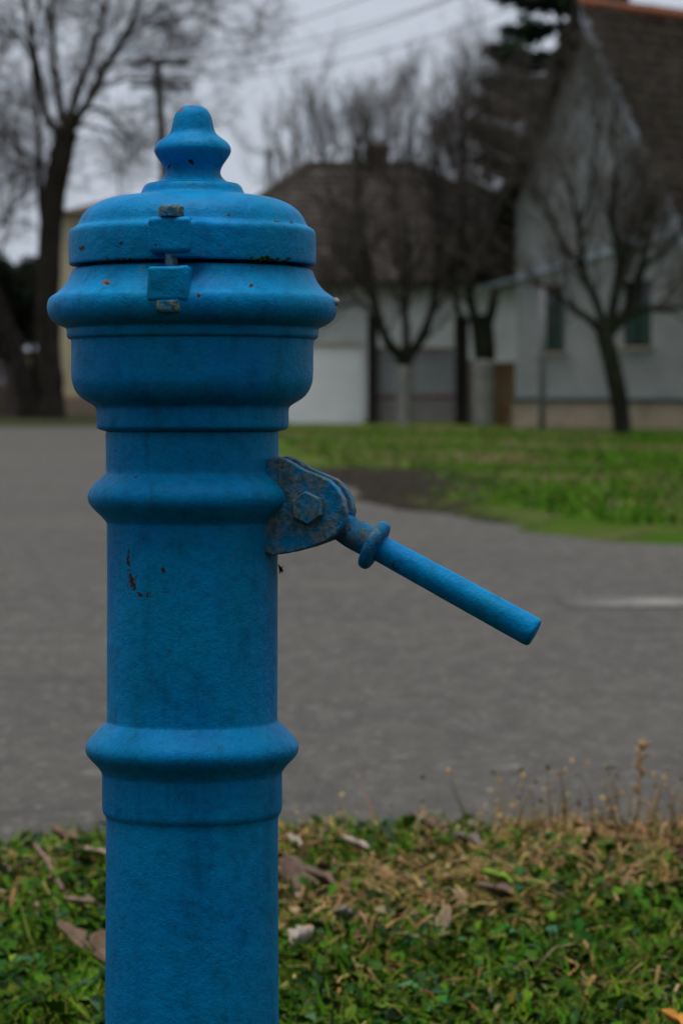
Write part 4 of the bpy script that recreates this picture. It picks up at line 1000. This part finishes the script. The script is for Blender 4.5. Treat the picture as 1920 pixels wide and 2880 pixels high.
# upright bare trees behind the houses
uc = dict(n=[0, 8, 6, 4], seg=[6, 5, 5, 4], wig=[.05, .09, .12, .16], up=[.1, .28, .2, .12], ang=[0, 30, 30, 34], len=[0, 2.4, 1.2, .6], rad=[.1, .03, .014, .009], rmin=.0055)
def upright(label, D, x, top, spread, nst, gname='upright bare trees behind the houses'):
    px = D/F; base = P(x, 1180, D); base.z = 0; t = tree('bare_tree', label, base, 'tree', gname)
    tt, tc_ = TB(), TB(); q, rr_ = limb(tt, [(x, 1185), (x+random.uniform(-8, 8), 800), (x, 520)], D, 16*px, 9*px, 0, 8)
    for i in range(nst):
        xx = x+spread*(i/(max(1, nst-1))-.5)*2 if nst > 1 else x; tp_ = top+abs(xx-x)/max(1, spread)*130+random.uniform(0, 50)
        q, rr_ = limb(tt, [(x, 640), ((x*.6+xx*.4), 540), (xx, 420), (xx+random.uniform(-10, 10), (420+tp_)/2), (xx+random.uniform(-12, 12), tp_)], D, 6*px, 1.2*px, random.uniform(-1.5, 1.5), 5)
        kids(tc_, q, rr_, 5, 1, uc, .2, 9)
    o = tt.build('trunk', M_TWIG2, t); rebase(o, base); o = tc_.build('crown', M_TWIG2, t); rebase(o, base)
upright('slim bare tree rising above the left end of the hipped roof', 93, 905, 270, 42, 3)
upright('single narrow bare tree rising above the right end of the hipped roof', 91, 1130, 190, 22, 2)
upright('tall brushy bare tree left of the spruce, above the roof valley', 88, 1330, 110, 75, 5)
upright('lower bare tree between the spruce and the hipped roof', 86, 1440, 260, 40, 3)
upright('small faint bare tree just right of the hydrant finial', 104, 795, 430, 45, 3)
upright('faint bare tree over the middle of the hipped roof, left of the narrow one', 100, 1030, 350, 40, 3)

# ------------------------------------------------------------------ spruce behind the gable house
D = 78.0; base = P(1575, 1180, D); base.z = 0
sp = tree('spruce_tree', 'dark green spruce with layered boughs behind the steep gable', base)
tt, tc_ = TB(), TB(); topz = CAMZ+(HY+330)/F*D
tt.tube([Vector((0, 0, 0)), Vector((.02, 0, 6)), Vector((0, 0, topz))], [.2, .15, .03], 8)
NP, NR, NS, NC = [], [], [], []
z = 6.6
while z < topz-.3:
    k = random.randint(5, 7); Lm = .4+2.35*(1-(z-6.6)/(topz-6.6))**.7+random.uniform(-.25, .35)
    a0 = random.random()*6.28
    for i in range(k):
        a = a0+i*6.283/k+random.uniform(-.25, .25); L = Lm*random.uniform(.7, 1.15); q = []
        for j in range(7):
            t = j/6; q.append(Vector((math.cos(a)*L*t, math.sin(a)*L*t, z-.28*L*math.sin(t*2.2)*.8+.20*L*t*t)))
        tc_.tube(q, [.03*(1-.8*j/6)+.004 for j in range(7)], 4)
        for m_ in range(int(190*L)):
            t = random.uniform(.15, 1)**.8; f_ = t*6; ii = min(int(f_), 5); p = q[ii].lerp(q[ii+1], f_-ii)
            p = p+Vector((random.gauss(0, .13), random.gauss(0, .13), random.gauss(-.08, .07)))
            NP.append(p); NR.append((a+random.choice([-1, 1])*random.uniform(.3, 1.2)-1.57, random.gauss(-.35, .3), random.gauss(0, .5))); NS.append(random.uniform(.18, .42))
    z += random.uniform(.62, .9)
n = len(NP); NRa = np.array(NR)
V, Fc, C = scatter(sp_, spf_, np.array(NP), rotm(NRa[:, 0], NRa[:, 1], NRa[:, 2]), np.stack([np.array(NS)*.45, np.array(NS), np.array(NS)], 1), jitter([(.010, .030, .018), (.016, .040, .022), (.020, .036, .018), (.028, .034, .020)], n, .3))
tt.build('trunk', M_BARK, sp); tag(tc_.build('boughs', M_BARK, sp), kind='stuff'); o = obj('needles', mesh_np('needles', V, Fc, C), M_NEEDLE, sp); o['kind'] = 'stuff'

# dark evergreen shrubs at the left edge
def shrub(label, px_, py0, py1, wpx, D, tones, n, name='evergreen_shrub'):
    base = P(px_, 1185, D); base.z = 0; t = tree(name, label, base, 'shrub'); tt = TB(); tc_ = TB()
    z1 = CAMZ+(HY-py0)/F*D; z0 = CAMZ+(HY-py1)/F*D; w_ = wpx/F*D
    for i in range(9):
        a = i*.7; tt.tube([Vector((math.cos(a)*.08, math.sin(a)*.08, 0)), Vector((math.cos(a)*w_*.35, math.sin(a)*w_*.35, z0+(z1-z0)*.35)), Vector((math.cos(a)*w_*.45, math.sin(a)*w_*.45, z0+(z1-z0)*random.uniform(.6, .95)))], [.05, .03, .008], 5)
    lob = [(random.uniform(-.55, .55)*w_, random.uniform(-.5, .5)*w_, z0+(z1-z0)*random.uniform(.12, .85), random.uniform(.35, .55)*w_) for _ in range(11)]
    ps = []
    while len(ps) < n:
        l = random.choice(lob); v = Vector((random.gauss(0, 1), random.gauss(0, 1), random.gauss(0, 1))).normalized()*l[3]*random.uniform(.55, 1.08)
        ps.append((l[0]+v.x, l[1]+v.y, l[2]+v.z*1.1))
    ps = np.array(ps); sz = rng.uniform(.06, .14, n)
    V, Fc, C = scatter(sp_, spf_, ps, rotm(rng.uniform(0, 6.28, n), rng.uniform(-1.2, 1.2, n), rng.uniform(-1, 1, n)), np.stack([sz*.7, sz, sz], 1), jitter(tones, n, .3))
    tt.build('stems', M_BARK, t); o = obj('foliage', mesh_np('foliage', V, Fc, C), M_NEEDLE, t); o['kind'] = 'stuff'
DK = [(.012, .026, .014), (.020, .026, .016), (.026, .024, .018)]
shrub('dense dark evergreen shrub behind the two trunks at the left edge', 36, 690, 1030, 100, 77, DK, 16000)
shrub('rounded dark evergreen shrub beside the cream house, between the trunks', 104, 720, 1030, 60, 76.5, DK, 8000)

# ------------------------------------------------------------------ utility pole and its cables
D = 70.0; base = P(507, 1190, D); base.z = 0
up_ = empty('utility_pole', base); tag(up_, 'dark leaning utility pole with two crossarms behind the hydrant finial', 'utility pole')
tp_ = P(441, 168, D)-base
tb = TB(); tb.tube([Vector((0, 0, -.1)), tp_*.5, tp_], [.15, .125, .095], 10); tb.build('shaft', M_WOODPOLE, up_)
def onp(py): return tp_*((CAMZ+(HY-py)/F*D)/tp_.z)
ends = []
for (py, x0, x1, n_) in ((178, 350, 532, 4), (243, 368, 542, 4)):
    c = onp(py); a = P(x0, py-2, D)-base; b = P(x1, py+3, D)-base
    v, f = box_vf(0, 1, -.05, .05, -.055, .055)
    m = mesh_pd('crossarm', [a.lerp(b, q[0])+Vector((0, q[1]-.12, q[2])) for q in v], f); arm = obj('crossarm', m, M_WOODPOLE, up_)
    for i in range(n_):
        t = (i+.15)/(n_-.7); p = a.lerp(b, t)+Vector((0, -.12, .055)); ti = TB(); ti.tube([p, p+Vector((0, 0, .07)), p+Vector((0, 0, .09)), p+Vector((0, 0, .17)), p+Vector((0, 0, .2))], [.012, .012, .045, .04, .015], 8)
        ti.build('insulator', M_STEEL, arm); ends.append(p+base+Vector((0, 0, .14)))
tb = TB(); a = P(372, 222, D)-base; b = P(538, 226, D)-base; tb.tube([a+Vector((0, -.12, 0)), b+Vector((0, -.12, 0))], [.05, .05], 6); tb.build('brace', M_WOODPOLE, up_)
names = {0: 'uppermost outer', 3: 'uppermost inner', 5: 'lower outer', 7: 'lowest'}
wl = ['topmost thin overhead cable crossing the sky towards the upper right', 'second thin overhead cable from the top, crossing the sky', 'third thin overhead cable from the top, crossing the sky', 'lowest thin overhead cable crossing the sky above the hydrant']
for k, i in enumerate((0, 3, 4, 7)):
    a = ends[i]; b = Vector((a.x+13.5, 28, a.z+.5)); q = []
    for j in range(25):
        t = j/24; p = a.lerp(b, t); p.z -= 4*1.25*t*(1-t); q.append(p)
    tb = TB(); tb.tube(q, [.010]*25, 5); o = tb.build('overhead_cable', M_WOODPOLE); tag(o, wl[k], 'cable', 'overhead cables')
